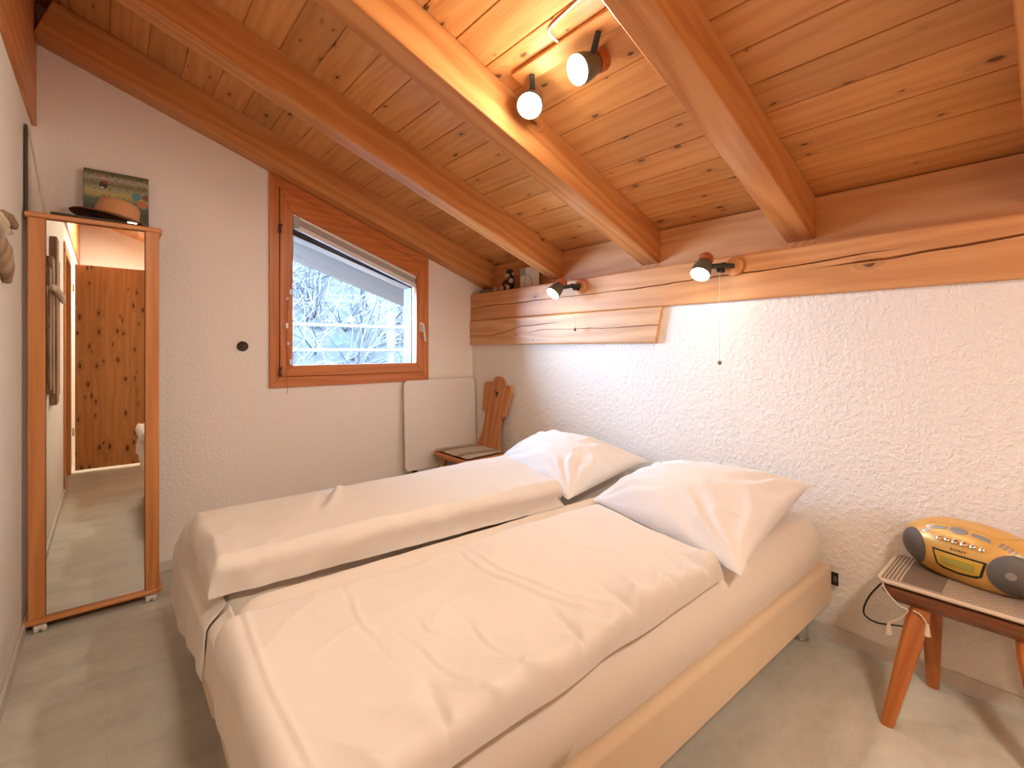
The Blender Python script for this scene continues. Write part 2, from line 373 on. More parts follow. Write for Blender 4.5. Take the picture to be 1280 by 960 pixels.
# ------------------------------------------------------------------ mesh helpers
class MB:
    def __init__(s): s.bm = bmesh.new()
    def box(s, lo, hi, mat=None):
        vs_ = [s.bm.verts.new((x, y, z)) for x in (lo[0], hi[0]) for y in (lo[1], hi[1]) for z in (lo[2], hi[2])]
        for f in ((0, 1, 3, 2), (4, 6, 7, 5), (0, 4, 5, 1), (2, 3, 7, 6), (0, 2, 6, 4), (1, 5, 7, 3)):
            s.bm.faces.new([vs_[i] for i in f])
        if mat:
            for v in vs_: v.co = mat @ v.co
        return s
    def prism(s, pts, d, plane='xy'):
        """extrude polygon pts by vector d; pts are 3D"""
        a = [s.bm.verts.new(p) for p in pts]; b = [s.bm.verts.new(Vector(p) + Vector(d)) for p in pts]
        n = len(pts)
        s.bm.faces.new(a[::-1]); s.bm.faces.new(b)
        for i in range(n): s.bm.faces.new((a[i], a[(i + 1) % n], b[(i + 1) % n], b[i]))
        return s
    def tube(s, pts, r, seg=8, cap=True):
        pts = [Vector(p) for p in pts]; rings = []
        n = len(pts); up = None
        for i, p in enumerate(pts):
            t = (pts[min(i + 1, n - 1)] - pts[max(i - 1, 0)]).normalized()
            if up is None:
                up = Vector((0, 0, 1)) if abs(t.z) < 0.9 else Vector((1, 0, 0))
            u = t.cross(up)
            if u.length < 1e-6: u = t.orthogonal()
            u.normalize(); v = u.cross(t).normalized(); up = v
            rr = r[i] if isinstance(r, (list, tuple)) else r
            rings.append([s.bm.verts.new(p + u * math.cos(2 * PI * k / seg) * rr + v * math.sin(2 * PI * k / seg) * rr) for k in range(seg)])
        for a, b in zip(rings, rings[1:]):
            for k in range(seg): s.bm.faces.new((a[k], a[(k + 1) % seg], b[(k + 1) % seg], b[k]))
        if cap:
            s.bm.faces.new(rings[0][::-1]); s.bm.faces.new(rings[-1])
        return s
    def lathe(s, prof, mat=None, seg=24, close=False):
        """prof: list of (r, z) about local z"""
        mat = mat or Matrix(); rings = []
        for r, z in prof:
            if r < 1e-6: rings.append([s.bm.verts.new(mat @ Vector((0, 0, z)))])
            else: rings.append([s.bm.verts.new(mat @ Vector((r * math.cos(2 * PI * k / seg), r * math.sin(2 * PI * k / seg), z))) for k in range(seg)])
        for a, b in zip(rings, rings[1:]):
            for k in range(seg):
                k2 = (k + 1) % seg
                if len(a) == 1 and len(b) == 1: continue
                if len(a) == 1: s.bm.faces.new((a[0], b[k2], b[k]))
                elif len(b) == 1: s.bm.faces.new((a[k], a[k2], b[0]))
                else: s.bm.faces.new((a[k], a[k2], b[k2], b[k]))
        return s
    def ball(s, c, r, seg=16, rings=10, sc=(1, 1, 1), rot=None):
        mt = Matrix.Translation(c) @ (rot or Matrix()) @ Matrix.Diagonal((*sc, 1))
        return s.lathe([(r * math.sin(PI * i / rings), -r * math.cos(PI * i / rings)) for i in range(rings + 1)], mt, seg)
    def grid(s, fn, nu, nv, closeu=False):
        vs_ = [[s.bm.verts.new(fn(i / nu, j / nv)) for j in range(nv + 1)] for i in range(nu + (0 if closeu else 1))]
        for i in range(nu):
            for j in range(nv):
                i2 = (i + 1) % len(vs_)
                s.bm.faces.new((vs_[i][j], vs_[i2][j], vs_[i2][j + 1], vs_[i][j + 1]))
        return vs_
    def build(s, name, mat, parent=None, origin=None, smooth=None, bevel=None, bseg=2, subdiv=0, keep=False):
        bmesh.ops.recalc_face_normals(s.bm, faces=s.bm.faces[:])
        if origin is None:
            origin = Vector((0, 0, 0))
            if parent is None and not keep:
                xs = [v.co for v in s.bm.verts]
                origin = Vector(((min(c.x for c in xs) + max(c.x for c in xs)) / 2, (min(c.y for c in xs) + max(c.y for c in xs)) / 2, min(c.z for c in xs)))
        origin = Vector(origin)
        if origin.length: bmesh.ops.translate(s.bm, verts=s.bm.verts[:], vec=-origin)
        me = bpy.data.meshes.new(name); s.bm.to_mesh(me); s.bm.free()
        me.materials.append(mat if not isinstance(mat, str) else M[mat])
        o = bpy.data.objects.new(name, me); COL.objects.link(o)
        if parent is not None: o.parent = parent
        else: o.location = origin
        if smooth is not None:
            for p in me.polygons: p.use_smooth = True
            try: me.set_sharp_from_angle(angle=math.radians(smooth))
            except Exception: pass
        if bevel:
            md = o.modifiers.new('bevel', 'BEVEL'); md.width = bevel; md.segments = bseg; md.limit_method = 'ANGLE'
            md.angle_limit = math.radians(35)
            for p in me.polygons: p.use_smooth = True
            try: me.set_sharp_from_angle(angle=math.radians(50))
            except Exception: pass
            md.harden_normals = False
        if subdiv:
            md = o.modifiers.new('subdiv', 'SUBSURF'); md.levels = subdiv; md.render_levels = subdiv
        return o

def spline(pts, k=6):
    P_ = [Vector(p) for p in pts]; out = []
    for i in range(len(P_) - 1):
        a, b_, c, d = P_[max(i - 1, 0)], P_[i], P_[i + 1], P_[min(i + 2, len(P_) - 1)]
        for j in range(k):
            t = j / k
            out.append(0.5 * ((2 * b_) + (c - a) * t + (2 * a - 5 * b_ + 4 * c - d) * t * t + (3 * b_ - a - 3 * c + d) * t ** 3))
    return out + [P_[-1]]
def thing(name, label, cat, loc=(0, 0, 0), rotz=0.0, group=None):
    o = bpy.data.objects.new(name, None); COL.objects.link(o)
    o.empty_display_size = 0.05
    o.location = loc; o.rotation_euler = (0, 0, rotz)
    o['label'] = label; o['category'] = cat
    if group: o['group'] = group
    return o
def tag(o, label, cat, group=None):
    o['label'] = label; o['category'] = cat
    if group: o['group'] = group
    return o
def struct(o):
    o['kind'] = 'structure'; return o
def lab(o, label):
    o['label'] = label; return o
def axis_matrix(loc, d, up=(0, 0, 1)):
    """local z along d"""
    z = Vector(d).normalized(); u = Vector(up)
    if abs(z.dot(u)) > 0.97: u = Vector((1, 0, 0))
    x = u.cross(z).normalized(); y = z.cross(x)
    m = Matrix((x, y, z)).transposed().to_4x4(); m.translation = Vector(loc)
    return m
def fbm(x, y, z=0.0, o=3):
    v = 0; a = 1; f = 1
    for _ in range(o):
        v += a * noise.noise((x * f, y * f, z)); a *= 0.5; f *= 2.03
    return v
def ss(a, b, x):
    t = max(0.0, min(1.0, (x - a) / (b - a))); return t * t * (3 - 2 * t)

# ------------------------------------------------------------------ room shell
T = 0.18
b = MB().box((XL - 0.2, YF - 0.2, -0.06), (2.62, YB + 0.18, 0.0))
struct(b.build('floor', 'floor', keep=True))

# timber wall side: leaves room for the eaves beam and the stub let into it
ST0 = 1.503                                         # where the stub ends
b = MB().box((XR, YF - T, 0), (2.60, ST0, 1.488)).box((XR, ST0, 0), (2.60, YB + T, 1.283))
b.box((2.44, ST0, 1.283), (2.60, YB + T, 1.488)).box((2.535, YF - T, 1.488), (2.60, YB + T, 2.05))
struct(b.build('wall_right', 'wall', keep=True))
# window wall
def ywall(bm_, x0, x1, z0, z1a, z1b, y0, y1):
    bm_.prism([(x0, y0, z0), (x1, y0, z0), (x1, y0, z1b), (x0, y0, z1a)], (0, y1 - y0, 0))
WX0, WX1, WZ0 = 0.80, 1.925, 1.01
def wtop(x): return zr(x) - 0.02
b = MB(); top = 0.03
ywall(b, XL - 0.2, WX0, 0, zc(XL - 0.2) + top, zc(WX0) + top, YB, YB + T)
ywall(b, WX1, 2.375, 0, zc(WX1) + top, zc(2.375) + top, YB, YB + T)
ywall(b, WX0, WX1, 0, WZ0, WZ0, YB, YB + T)
ywall(b, WX0, WX1, wtop(WX0), zc(WX0) + top, zc(WX1) + top, YB, YB + T)
ywall(b, 2.3755, 2.534, 1.7135, zc(2.375) + top, zc(2.534) + top, YB, YB + T)
for v in b.bm.verts:
    if abs(v.co.x - WX1) < 1e-4 and abs(v.co.z - wtop(WX0)) < 1e-4: v.co.z = wtop(WX1)
struct(b.build('wall_back', 'wallb', keep=True))
# left wall with the doorway behind the camera
DY0, DY1 = -0.55, 0.28
b = MB().box((XL - T, DY1, 0), (XL, YB, 2.345)).box((XL - T, YF - T, 0), (XL, DY0, 2.345)).box((XL - T, DY0, 2.10), (XL, DY1, 2.345))
struct(b.build('wall_left', 'walls', keep=True))
b = MB(); ywall(b, XL - 0.2, 2.375, 0, zc(XL - 0.2) + top, zc(2.375) + top, YF - T, YF)
struct(b.build('wall_front', 'walls', keep=True))
# little hall beyond the doorway
b = MB().box((XL - 1.0, -0.9, 0), (XL - 0.95, 0.6, 2.3)).box((XL - 0.95, -0.95, 0), (XL - T, -0.9, 2.3)).box((XL - 0.95, 0.6, 0), (XL - T, 0.65, 2.3)).box((XL - 1.0, -0.95, 2.3), (XL - T, 0.65, 2.34)).box((XL - 1.0, -0.95, -0.05), (XL - 0.2, 0.65, -0.002))
struct(b.build('wall_hall', 'walls', keep=True))

# boarded ceiling: one board run per 0.149 m of x with a V joint between boards
b = MB(); L0 = (XL - 0.15) / math.cos(TH); L1 = 2.535 / math.cos(TH); P = BOARD / math.cos(TH)
off = 0.013 / math.cos(TH)        # first seam offset so joints fall at x = 0.013 + k*0.149
prof = []; k = math.ceil((L0 - off) / P)
prof.append((L0, 0.0))
while off + k * P < L1:
    x = off + k * P
    if x > L0 + 0.02: prof += [(x - 0.0035, 0.0), (x - 0.0012, 0.006), (x + 0.0012, 0.006), (x + 0.0035, 0.0)]
    k += 1
prof.append((L1, 0.0))
lo = [[b.bm.verts.new((x - off, y, z)) for x, z in prof] for y in (YF - 0.02, YB + 0.02)]
for i in range(len(prof) - 1): b.bm.faces.new((lo[0][i], lo[0][i + 1], lo[1][i + 1], lo[1][i]))
up_ = [b.bm.verts.new((x - off, y, 0.03)) for y in (YF - 0.02, YB + 0.02) for x in (L0, L1)]
b.bm.faces.new((up_[0], up_[2], up_[3], up_[1]))
b.bm.faces.new((lo[0][0], lo[1][0], up_[2], up_[0])); b.bm.faces.new((lo[0][-1], up_[1], up_[3], lo[1][-1]))
b.bm.faces.new(lo[0][::-1] + [up_[0], up_[1]]); b.bm.faces.new(lo[1] + [up_[3], up_[2]])
ce = b.build('ceiling', 'ceiling', keep=True)
ce.rotation_euler = (0, TH, 0)
ce.location = (off * math.cos(TH), 0, CZ0 - TS * off * math.cos(TH))
struct(ce)

# rafters
raf = [(3.160, 3.292, 'pine rafter lying against the window wall, above the window'),
       (2.374, 2.482, 'pine rafter second from the window wall, ending above the toy and the card'),
       (1.573, 1.698, 'pine rafter between the window side and the lit ceiling spots, beside the left spot'),
       (0.757, 0.881, 'pine rafter just right of the ceiling spotlight pair'),
       (-0.045, 0.081, 'pine rafter at the far right edge, seen only as a sliver')]
X0r, X1r = -0.262, 2.512
for y0, y1, lb in raf:
    ln = (X1r - X0r) / math.cos(TH); h = (CZ0 - RZ0) * math.cos(TH)
    b = MB().box((0, -(y1 - y0) / 2, 0), (ln, (y1 - y0) / 2, h - 0.001))
    ya = [v for v in b.bm.verts]
    o = b.build('rafter', 'rafter', keep=True, bevel=0.006, bseg=2)
    o.rotation_euler = (0, TH, 0); o.location = (X0r, (y0 + y1) / 2, zr(X0r))
    tag(o, lb, 'rafter', 'roof rafters')
# high wall plate on the left wall
b = MB()
b.prism([(XL - 0.15, YF, 2.345), (-0.262, YF, 2.345), (-0.262, YF, zc(-0.262) - .002), (XL - 0.15, YF, zc(XL - .15) - .002)], (0, YB - YF - .002, 0))
tag(b.build('wall_plate_beam', wood('pine_plate', PD, (0.52, 0.18, 0.055), PLt, 'Y', knots=0.1), keep=True), 'dark pine timber running along the top of the left wall', 'beam')
# blocking boards closing the gaps between rafters above the eaves beam
gaps = [(2.483, 3.159), (1.699, 2.373), (0.882, 1.572), (0.082, 0.756), (YF, -0.046)]
for i, (y0, y1) in enumerate(gaps):
    b = MB().box((2.512, y0, 1.713), (2.534, y1, zc(2.534) - 0.002))
    struct(b.build('trim_%d' % (i + 1), 'beam', keep=True))

b = MB()
for y0, y1, _ in raf: b.box((2.5125, y0 - 0.0005, 1.713), (2.534, y1 + 0.0005, zr(2.512) + 0.03))
struct(b.build('trim_10', 'rafter', keep=True))
# eaves beam with its drying cracks cut into the face
def interp(tab, y):
    tab = sorted(tab)
    if y <= tab[0][0]: return tab[0][1]
    for (a, za), (c, zb) in zip(tab, tab[1:]):
        if y <= c: return za + (zb - za) * (y - a) / (c - a)
    return tab[-1][1]
def cracked_face(xf, xb, y0, y1, zb, zt, cracks, name, endcut=0.0, n=190):
    """front face at xf looking to -x with V cracks; cracks: [(table y->z, ya, yb, half width)] lowest first"""
    b = MB(); cols = []
    for i in range(n + 1):
        y = y0 + (y1 - y0) * i / n
        row = [(xf + 0.010, zb), (xf + 0.003, zb + 0.003), (xf, zb + 0.010)]
        prev = zb + 0.012
        for tab, ya, yb, hw in cracks:
            z = interp(tab, y) + 0.004 * noise.noise((y * 9, tab[0][1] * 7, 0)) + 0.002 * noise.noise((y * 40, 1, 0))
            k = ss(ya, ya + 0.25, y) * (1 - ss(yb - 0.25, yb, y)) if ya > y0 + 0.01 else (1 - ss(yb - 0.25, yb, y))
            k *= 0.65 + 0.5 * noise.noise((y * 5, 3.3, hw * 100))
            k = max(0.0, k)
            wd = hw * k + 1e-4
            z = max(z, prev + wd + 0.001)
            row += [(xf, z - wd), (xf + 0.022 * min(1, k * 1.6), z), (xf, z + wd)]
            prev = z + wd
        row += [(xf, zt - 0.010), (xf + 0.003, zt - 0.003), (xf + 0.010, zt)]
        cols.append([b.bm.verts.new((x, y + (endcut * (zt - z) / (zt - zb) * (1 - i / n)), z)) for x, z in row])
    for a, c in zip(cols, cols[1:]):
        for j in range(len(a) - 1): b.bm.faces.new((a[j], a[j + 1], c[j + 1], c[j]))
    bk = [[b.bm.verts.new((xb, y0 + endcut, zb)), b.bm.verts.new((xb, y0, zt))], [b.bm.verts.new((xb, y1, zb)), b.bm.verts.new((xb, y1, zt))]]
    b.bm.faces.new((bk[0][0], bk[1][0], bk[1][1], bk[0][1]))
    b.bm.faces.new([c[0] for c in cols] + [bk[1][0], bk[0][0]])
    b.bm.faces.new([c[-1] for c in cols][::-1] + [bk[0][1], bk[1][1]])
    b.bm.faces.new(cols[0] + [bk[0][1], bk[0][0]]); b.bm.faces.new(cols[-1][::-1] + [bk[1][0], bk[1][1]])
    return b
ca = [(0.39, 1.646), (0.535, 1.640), (0.677, 1.631), (0.905, 1.621), (1.142, 1.618), (1.353, 1.612), (1.549, 1.605), (1.931, 1.602), (2.516, 1.603), (2.73, 1.597), (3.006, 1.603), (3.3, 1.586)]
cb = [(-1.1, 1.66), (0.09, 1.636), (0.227, 1.626), (0.432, 1.612), (0.604, 1.606), (0.9, 1.597), (3.3, 1.56)]
b = cracked_face(2.353, 2.534, YF, YB - 0.001, 1.488, 1.712, [(cb, YF, 0.75, 0.006), (ca, 0.38, 3.6, 0.0048)], 'eaves')
tag(b.build('eaves_beam', 'beam', keep=True), 'long cracked pine beam running along the right wall under the rafters', 'beam')
cs1 = [(2.3, 1.429), (2.647, 1.418), (2.835, 1.376), (3.017, 1.354), (3.282, 1.36)]
cs2 = [(1.5, 1.384), (1.83, 1.379), (2.092, 1.383), (2.392, 1.387), (3.28, 1.30)]
cs2 = [(y, min(z, 1.345 if y > 3 else z)) for y, z in cs2]
b = cracked_face(2.345, 2.438, 1.462, YB - 0.001, 1.283, 1.487, [(cs2, 1.30, 2.65, 0.0028), (cs1, 2.15, 3.6, 0.0035)], 'stub', endcut=0.043)
tag(b.build('timber_corbel', 'stub', keep=True), 'short thick cracked timber block under the left end of the long beam', 'beam')

# skirting
b = MB().box((XR - 0.012, YF, 0), (XR, YB, 0.062)); struct(b.build('baseboard_right', 'base', keep=True, bevel=0.003))
b = MB().box((XL, YB - 0.012, 0), (XR - 0.012, YB, 0.058)); struct(b.build('baseboard_back', 'base', keep=True, bevel=0.003))
b = MB().box((XL, DY1 + 0.07, 0), (XL + 0.012, YB - 0.012, 0.058)); struct(b.build('baseboard_left', 'base', keep=True, bevel=0.003))

# ------------------------------------------------------------------ window
win = bpy.data.objects.new('window_1', None); COL.objects.link(win); win.location = (1.36, YB, 1.0); struct(win)
WO = Vector((1.36, YB, 1.0))
def slope_poly(x0, x1, z0, ztop): return [(x0, z0), (x1, z0), (x1, ztop(x1)), (x0, ztop(x0))]
def ring(b, outer, inner, y0, y1):
    n = len(outer)
    for i in range(n):
        p = [outer[i], outer[(i + 1) % n], inner[(i + 1) % n], inner[i]]
        k0 = len(b.bm.faces)
        b.prism([(x, y0, z) for x, z in p], (0, y1 - y0, 0))
        b.bm.faces.ensure_lookup_table()
        for f in b.bm.faces[k0:]: f.material_index = 1 - i % 2
ot = lambda x: zr(x) - 0.003
outer = slope_poly(0.783, 1.938, 1.000, ot)
f_in = slope_poly(0.842, 1.882, 1.070, lambda x: ot(x) - 0.066)
s_in = slope_poly(0.920, 1.825, 1.142, lambda x: zr(x) - 0.193)
b = MB(); ring(b, outer, f_in, YB - 0.014, YB + 0.06)
b.build('window_frame', 'window', win, WO, bevel=0.003).data.materials.append(M['windowx'])
b = MB(); ring(b, [(x + (0.002 if x < 1.3 else -0.002), z + (0.002 if z < 1.3 else -0.003)) for x, z in f_in], s_in, YB - 0.026, YB + 0.05)
b.build('window_sash', 'window', win, WO, bevel=0.004).data.materials.append(M['windowx'])
b = MB(); b.prism([(x, YB + 0.012, z) for x, z in slope_poly(0.915, 1.83, 1.137, lambda x: zr(x) - 0.188)], (0, 0.006, 0))
b.build('window_pane', 'glass', win, WO)
for zz in (1.105, 2.02):
    b = MB()
    for dz in (-0.028, 0.028): b.tube([(0.842, YB - 0.034, zz + dz * 0.2), (0.842, YB - 0.034, zz + dz)], 0.008, 10)
    b.tube([(0.834, YB - 0.03, zz - 0.03), (0.852, YB - 0.036, zz + 0.03)], 0.005, 8)
    b.build('window_hinge', 'iron', win, WO, smooth=40)
b = MB().box((1.850, YB - 0.032, 1.385), (1.880, YB - 0.026, 1.455)).tube([(1.865, YB - 0.03, 1.432), (1.865, YB - 0.058, 1.432)], 0.007, 10)
b.tube([(1.865, YB - 0.056, 1.440), (1.868, YB - 0.058, 1.40), (1.882, YB - 0.058, 1.31)], [0.009, 0.009, 0.0085], 10)
lab(b.build('window_handle', 'white', win, WO, smooth=40), 'white lever handle')
# outside: plaster reveal lining, roof overhang
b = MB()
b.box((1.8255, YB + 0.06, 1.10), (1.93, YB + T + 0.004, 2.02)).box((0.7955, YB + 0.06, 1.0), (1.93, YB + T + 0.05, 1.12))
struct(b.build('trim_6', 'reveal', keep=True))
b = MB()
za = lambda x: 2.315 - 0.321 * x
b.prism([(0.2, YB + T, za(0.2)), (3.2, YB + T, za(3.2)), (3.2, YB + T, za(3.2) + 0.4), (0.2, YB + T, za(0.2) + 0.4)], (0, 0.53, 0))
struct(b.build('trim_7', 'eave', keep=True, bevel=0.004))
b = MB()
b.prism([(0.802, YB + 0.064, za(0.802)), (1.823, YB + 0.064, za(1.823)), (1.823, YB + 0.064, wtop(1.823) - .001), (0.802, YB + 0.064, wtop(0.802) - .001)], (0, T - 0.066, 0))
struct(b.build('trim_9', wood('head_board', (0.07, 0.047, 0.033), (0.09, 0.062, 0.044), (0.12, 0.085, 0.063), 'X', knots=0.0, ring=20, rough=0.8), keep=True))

# pleated blind drawn up along the sloping head of the sash
bl = thing('window_blind', 'white pleated blind folded up along the sloping head of the window', 'blind', (1.37, YB - 0.03, 1.85))
BO = Vector((1.37, YB - 0.03, 1.85))
def bar(b, x0, x1, dz0, dz1, y0, y1):
    hz = lambda x: zr(x) - 0.193
    b.prism([(x0, y0, hz(x0) + dz0), (x1, y0, hz(x1) + dz0), (x1, y0, hz(x1) + dz1), (x0, y0, hz(x0) + dz1)], (0, y1 - y0, 0))
b = MB(); bar(b, 0.922, 1.823, -0.020, -0.002, YB - 0.022, YB + 0.008); b.build('head_rail', 'white', bl, BO, bevel=0.003)
b = MB()
for k in range(4): bar(b, 0.928, 1.818, -0.030 - k * 0.0095, -0.022 - k * 0.0095, YB - 0.018 + 0.004 * (k % 2), YB + 0.004 + 0.004 * (k % 2))
lab(b.build('pleats', plain('grey_pleats', (0.50, 0.45, 0.43), 0.8), bl, BO), 'grey folded pleats')
b = MB(); bar(b, 0.925, 1.820, -0.092, -0.060, YB - 0.022, YB + 0.008); b.build('bottom_rail', 'white', bl, BO, bevel=0.003)
b = MB().box((0.921, YB - 0.03, 2.04), (0.962, YB + 0.006, 2.115))
b.build('end_cap', 'greyblue', bl, BO, bevel=0.004)
cl = [(0.905, 1.62), (0.888, 1.575), (0.882, 1.40), (0.890, 1.285), (0.906, 1.165)]
b = MB().tube([(0.925, YB - 0.034, 2.06), (0.915, YB - 0.034, 1.8), (0.905, YB - 0.034, 1.62), (0.888, YB - 0.034, 1.55), (0.883, YB - 0.034, 1.3), (0.886, YB - 0.034, 1.1), (0.884, YB - 0.036, 0.965)], 0.0016, 6)
b.build('blind_cord', plain('brown_cord', (0.3, 0.14, 0.07), 0.8), bl, BO)
for i, (x, z) in enumerate(cl):
    b = MB()
    if i in (1, 3): b.lathe([(0.004, -0.004), (0.009, -0.003), (0.009, 0.003), (0.004, 0.004), (0.004, -0.004)], axis_matrix((x, YB - 0.03, z), (0, 1, 0)), 14)
    else: b.box((x - 0.008, YB - 0.038, z - 0.017), (x + 0.008, YB - 0.0265, z + 0.017))
    lab(b.build('cord_clip', 'white', bl, BO, bevel=0.002 if i not in (1, 3) else None), 'white cord clip')

# ------------------------------------------------------------------ outside the window
def hz(x, y): return 0.15 + (y - 3.6) * 0.16 + max(0, y - 6.1) * 0.80 + 0.16 * fbm(x * 0.9, y * 0.9, 2.0) - 1.3 * max(0.0, 0.27 * y - 0.5 - x)
b = MB(); b.grid(lambda u, v: Vector((-3 + u * 22, 3.55 + v * 12, hz(-3 + u * 22, 3.55 + v * 12))), 110, 70)
lo_, hi_ = None, None
h = b.build('hillside', 'hill', keep=True, smooth=60); struct(h)
rng = random.Random(5)
def shrubs(nb, mat, name, label, r0, seed):
    rng = random.Random(seed); b = MB()
    for i in range(nb):
        x = rng.uniform(1.0, 9.5); y = rng.uniform(6.2, 9.6)
        p = Vector((x, y, hz(x, y) - 0.05))
        d = Vector((rng.uniform(-0.8, 0.8), rng.uniform(-0.9, 0.1), rng.uniform(0.5, 1.0))).normalized()
        for br in range(3):
            pts = [p]; dd = (d + Vector((rng.uniform(-.5, .5), rng.uniform(-.4, .4), rng.uniform(-.2, .4)))).normalized()
            st = rng.uniform(0.16, 0.30)
            for k in range(5):
                dd = (dd + Vector((rng.uniform(-.28, .28), rng.uniform(-.28, .28), rng.uniform(-.30, .12)))).normalized()
                pts.append(pts[-1] + dd * st)
            b.tube(pts, [r0, r0 * 0.9, r0 * 0.75, r0 * 0.6, r0 * 0.45, r0 * 0.25], 4, cap=False)
    o = b.build(name, mat, keep=True); o['kind'] = 'stuff'; tag(o, label, 'shrub'); return o
shrubs(330, 'twig', 'frosty_branches', 'tangle of pale frosted bare branches on the slope outside the window', 0.011, 3)
shrubs(130, 'twigdark', 'dark_branches', 'darker bare twigs among the frosted branches outside the window', 0.010, 9)
fn = thing('garden_fence', 'pale two-rail wooden fence outside the window', 'fence', (2.6, 5.95, 0.5))
FO = Vector((2.6, 5.95, 0.5))
for z0 in (1.545, 1.235):
    b = MB().box((0.4, 5.93, z0 - 0.02), (5.5, 5.96, z0 + 0.02)); b.build('rail', 'rail', fn, FO, bevel=0.008)
for x in (0.9, 2.95, 5.0):
    b = MB().tube([(x, 6.0, 0.3), (x, 6.0, 1.72)], 0.05, 12); b.build('post', 'rail', fn, FO, smooth=40)

# ------------------------------------------------------------------ beds
def slab(corners, z0, thick, r, nx, ny, disp, bottom=True, lipin=0.012):
    """closed padded slab; corners c00 c10 c11 c01 (x,y) for u (0..1), v (0..1); z0 a function; steep rounded rim of inset r"""
    c00, c10, c11, c01 = [Vector((*c, 0)) for c in corners]
    lu = ((c10 - c00).length + (c11 - c01).length) / 2; lv = ((c01 - c00).length + (c11 - c10).length) / 2
    K = 7
    def params(L, n):
        rim = [(r * (1 - math.cos(PI / 2 * k / K)) / L, math.sin(PI / 2 * k / K) ** 0.75) for k in range(K)]
        out = list(rim)
        for i in range(n + 1): out.append((r / L + (1 - 2 * r / L) * i / n, 1.0))
        out += [(1 - p, h) for p, h in reversed(rim)]
        return out
    U, V = params(lu, nx), params(lv, ny)
    b = MB(); g = []
    for i, (u, hu) in enumerate(U):
        row = []
        for j, (v, hv) in enumerate(V):
            # bulge the rim outwards a little half way up its height
            hh = min(hu, hv)
            p = (c00 * (1 - u) + c10 * u) * (1 - v) + (c01 * (1 - u) + c11 * u) * v
            ctr = (c00 + c10 + c11 + c01) / 4
            hh = hu * hv if (hu < 1 and hv < 1) else hh
            dx, dy, dz = disp(p.x, p.y, u, v, hh)
            row.append(b.bm.verts.new((p.x + dx, p.y + dy, z0(p.x, p.y) + thick * hh + dz)))
        g.append(row)
    for i in range(len(U) - 1):
        for j in range(len(V) - 1): b.bm.faces.new((g[i][j], g[i + 1][j], g[i + 1][j + 1], g[i][j + 1]))
    if bottom:
        loop = [g[i][0] for i in range(len(U))] + [g[-1][j] for j in range(1, len(V))] + [g[i][-1] for i in range(len(U) - 2, -1, -1)] + [g[0][j] for j in range(len(V) - 2, 0, -1)]
        b.bm.faces.new(loop[::-1])
    return b

def make_bed(name, label, loc, L, W, rotz, near):
    """local x from foot (0) to the wall (L), local y from 0 to W"""
    t = thing(name, label, 'bed', loc, rotz, 'box spring beds pushed together')
    b = MB().box((0, 0, 0.16), (L, W, 0.335))
    b.build('bed_base', 'bedbase', t, bevel=0.020, bseg=4)
    for x in (0.10, L - 0.075):
        for y in ((0.10, W - 0.08)):
            b = MB().lathe([(0, 0), (0.034, 0), (0.034, 0.008), (0.028, 0.010), (0.028, 0.16), (0, 0.16)], Matrix.Translation((x, y, 0)), 20)
            lab(b.build('leg', 'steel', t, smooth=40), 'steel tube leg')
    if near:
        b = MB().box((L - 0.004, -0.022, 0.245), (L - 0.002, 0.004, 0.300))
        lab(b.build('fabric_tag', 'black', t), 'small black fabric tag')
        b = MB().box((L - 0.0046, -0.016, 0.262), (L - 0.0038, -0.005, 0.283))
        b.build('tag_print', plain('tag_grey', (0.16, 0.13, 0.14), 0.8), t)
    return t
near_bed = make_bed('box_spring_bed', 'near box spring bed base in cream fabric, with a black tag by the wall', (0.218, 0.698, 0), 2.138, 0.90, -math.radians(1.4), True)
far_bed = make_bed('box_spring_bed', 'far box spring bed base, mostly hidden under its hanging sheet by the window wall', (0.232, 1.606, 0), 2.12, 0.872, 0.0, False)

def make_mattress(name, label, x0, y0, x1, y1, rot, seed):
    def disp(x, y, u, v, h):
        k = 1.0
        dz = 0.006 * fbm(x * 2.2 + seed, y * 2.2, seed) + 0.0025 * fbm(x * 12, y * 5 + seed, 1)
        side = math.sin(PI * min(1, max(0, h))) if h < 1 else 0
        ny = -1 if v < 0.5 else 1; nx = -1 if u < 0.5 else 1
        eu, ev = min(u, 1 - u), min(v, 1 - v)
        oy = ny * 0.026 * side * (1 if ev < 0.12 else 0) ; ox = nx * 0.018 * side * (1 if eu < 0.05 else 0)
        wr = 0.004 * noise.noise((x * 9 + seed, y * 9, h * 2))
        return ox + wr * (h < 1), oy + wr * (h < 1), dz if h > 0.2 else 0
    b = slab([(x0, y0), (x1, y0), (x1, y1), (x0, y1)], lambda x, y: 0.337, 0.205, 0.052, 60, 30, disp)
    # rounded plan corners
    for vv in b.bm.verts:
        c = vv.co
        for cx, sx in ((x0, 1), (x1, -1)):
            for cy, sy in ((y0, 1), (y1, -1)):
                R = 0.10
                px, py = (c.x - cx) * sx, (c.y - cy) * sy
                if px < R and py < R:
                    d = math.hypot(R - px, R - py)
                    m_ = max(R - px, R - py)
                    if d > 1e-6 and m_ > 0:
                        k = m_ / d; c.x = cx + sx * (R - (R - px) * k); c.y = cy + sy * (R - (R - py) * k)
    o = b.build(name, 'sheet', None, (0, 0, 0), smooth=70, keep=True)
    return o
NB_R = -math.radians(1.4)
def nb(x, y):       # local near-bed coordinates to world
    c, s_ = math.cos(NB_R), math.sin(NB_R)
    return (0.218 + x * c - y * s_, 0.698 + x * s_ + y * c)
mm = thing('mattress', 'mattress in a white sheet on the near bed base, under the flat duvet', 'mattress', (0.218, 0.698, 0.337), NB_R, 'sheeted mattresses')
mo = make_mattress('sheeted_mattress', '', 0.012, 0.030, 2.118, 0.856, 0, 2.0)
